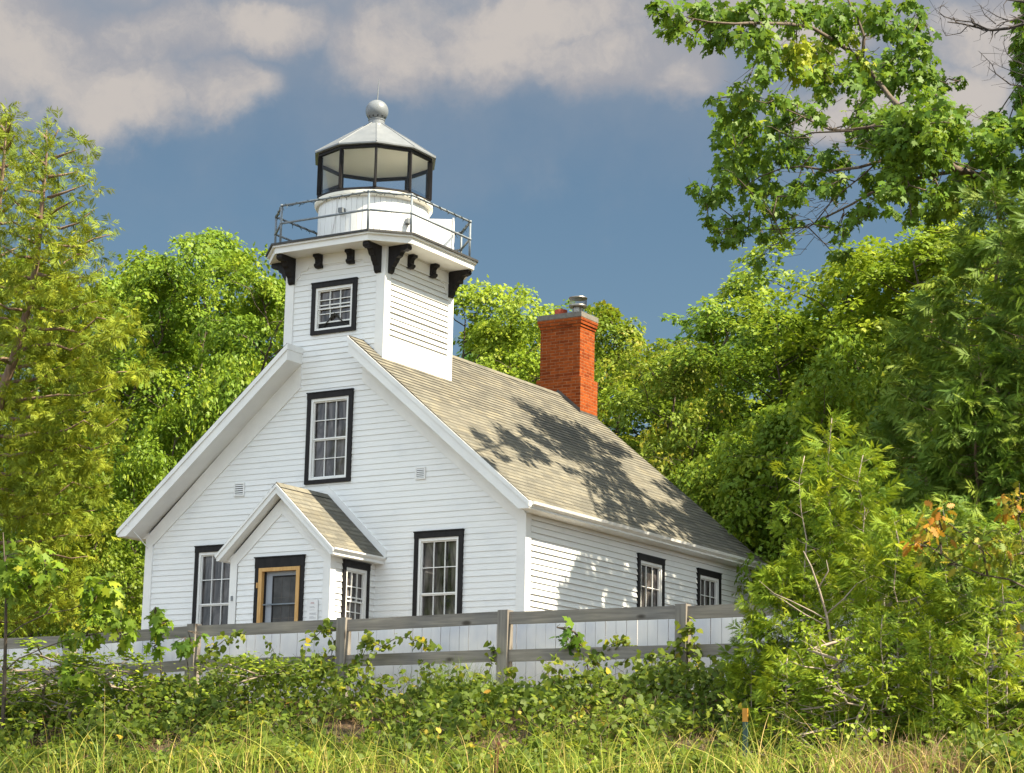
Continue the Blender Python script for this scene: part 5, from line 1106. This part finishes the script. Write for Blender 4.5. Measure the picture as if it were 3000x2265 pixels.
def puff(px, py, rx, ry):
    d = ray(px, py); u, v = math.atan2(d[0], d[1]), math.asin(d[2]); s = K/F
    mpn = N(nt, 'ShaderNodeMapping'); mpn.vector_type = 'TEXTURE'; mpn.inputs['Location'].default_value = (u, v, 0); mpn.inputs['Scale'].default_value = (rx*s/math.cos(v), ry*s, 1); mpn.inputs['Rotation'].default_value = (0, 0, 0)
    nt.links.new(cb_.outputs[0], mpn.inputs[0]); g = N(nt, 'ShaderNodeTexGradient', gradient_type='SPHERICAL'); nt.links.new(mpn.outputs[0], g.inputs[0]); return g.outputs[1]
acc = None
for a in ((60, 90, 300, 190), (230, 190, 300, 150), (430, 200, 190, 110), (330, 60, 300, 110), (560, 60, 260, 100), (860, 110, 240, 160), (1050, 110, 330, 180), (1300, 150, 330, 130), (1480, 190, 170, 100), (1150, 40, 480, 120), (-150, 120, 320, 220), (1900, 210, 330, 110), (2080, 210, 150, 110), (2150, 60, 300, 150), (1700, 30, 300, 110), (600, -200, 900, 260), (1500, -220, 900, 260)):
    g = puff(*a); acc = g if acc is None else Mt('MAXIMUM', acc, g)
dens = Mt('ADD', acc, Mt('MULTIPLY_ADD', nzb.outputs['Fac'], .42, -.21))
dens = Mt('ADD', dens, Mt('MULTIPLY_ADD', nz.outputs['Fac'], .5, -.25))
alpha = Mt('MULTIPLY', sstep(dens, .0, .60), .95)
# added bright cloud layer out of view, put in to light the front wall
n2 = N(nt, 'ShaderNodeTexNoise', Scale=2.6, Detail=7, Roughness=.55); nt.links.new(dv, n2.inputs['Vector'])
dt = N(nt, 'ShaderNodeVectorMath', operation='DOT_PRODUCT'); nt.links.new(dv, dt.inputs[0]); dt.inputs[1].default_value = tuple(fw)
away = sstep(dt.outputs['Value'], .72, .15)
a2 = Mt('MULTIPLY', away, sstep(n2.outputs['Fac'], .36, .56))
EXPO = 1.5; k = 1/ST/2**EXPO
nzc = N(nt, 'ShaderNodeTexNoise', Scale=17, Detail=9, Roughness=.62); nt.links.new(ad.outputs[0], nzc.inputs['Vector'])
shade = sstep(Mt('ADD', Mt('MULTIPLY', dens, .7), Mt('MULTIPLY_ADD', nzc.outputs['Fac'], 2.2, -1.1)), .05, .75)
cc = mixc(shade, tuple(np.array((.375, .38, .415))*k), tuple(np.array((.60, .55, .51))*k))
base = mixc(1.0, sky.outputs[0], (.318, .346, .324), 'MULTIPLY')
veil = Mt('MULTIPLY', sstep(Mt('ADD', el, Mt('MULTIPLY_ADD', nz.outputs['Fac'], .09, -.045)), math.asin(ray(1106, 560)[2]), math.asin(ray(1106, -60)[2])), .55)
base = mixc(veil, base, tuple(np.array((.40, .41, .44))*k))
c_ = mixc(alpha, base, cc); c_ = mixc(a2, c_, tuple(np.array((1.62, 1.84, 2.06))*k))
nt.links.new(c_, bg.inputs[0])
scene.view_settings.view_transform = 'Standard'; scene.view_settings.look = 'None'; scene.view_settings.exposure = EXPO; scene.view_settings.gamma = 1; scene.view_settings.use_curve_mapping = False
scene.cycles.max_bounces = 6; scene.cycles.transparent_max_bounces = 12; scene.cycles.diffuse_bounces = 3
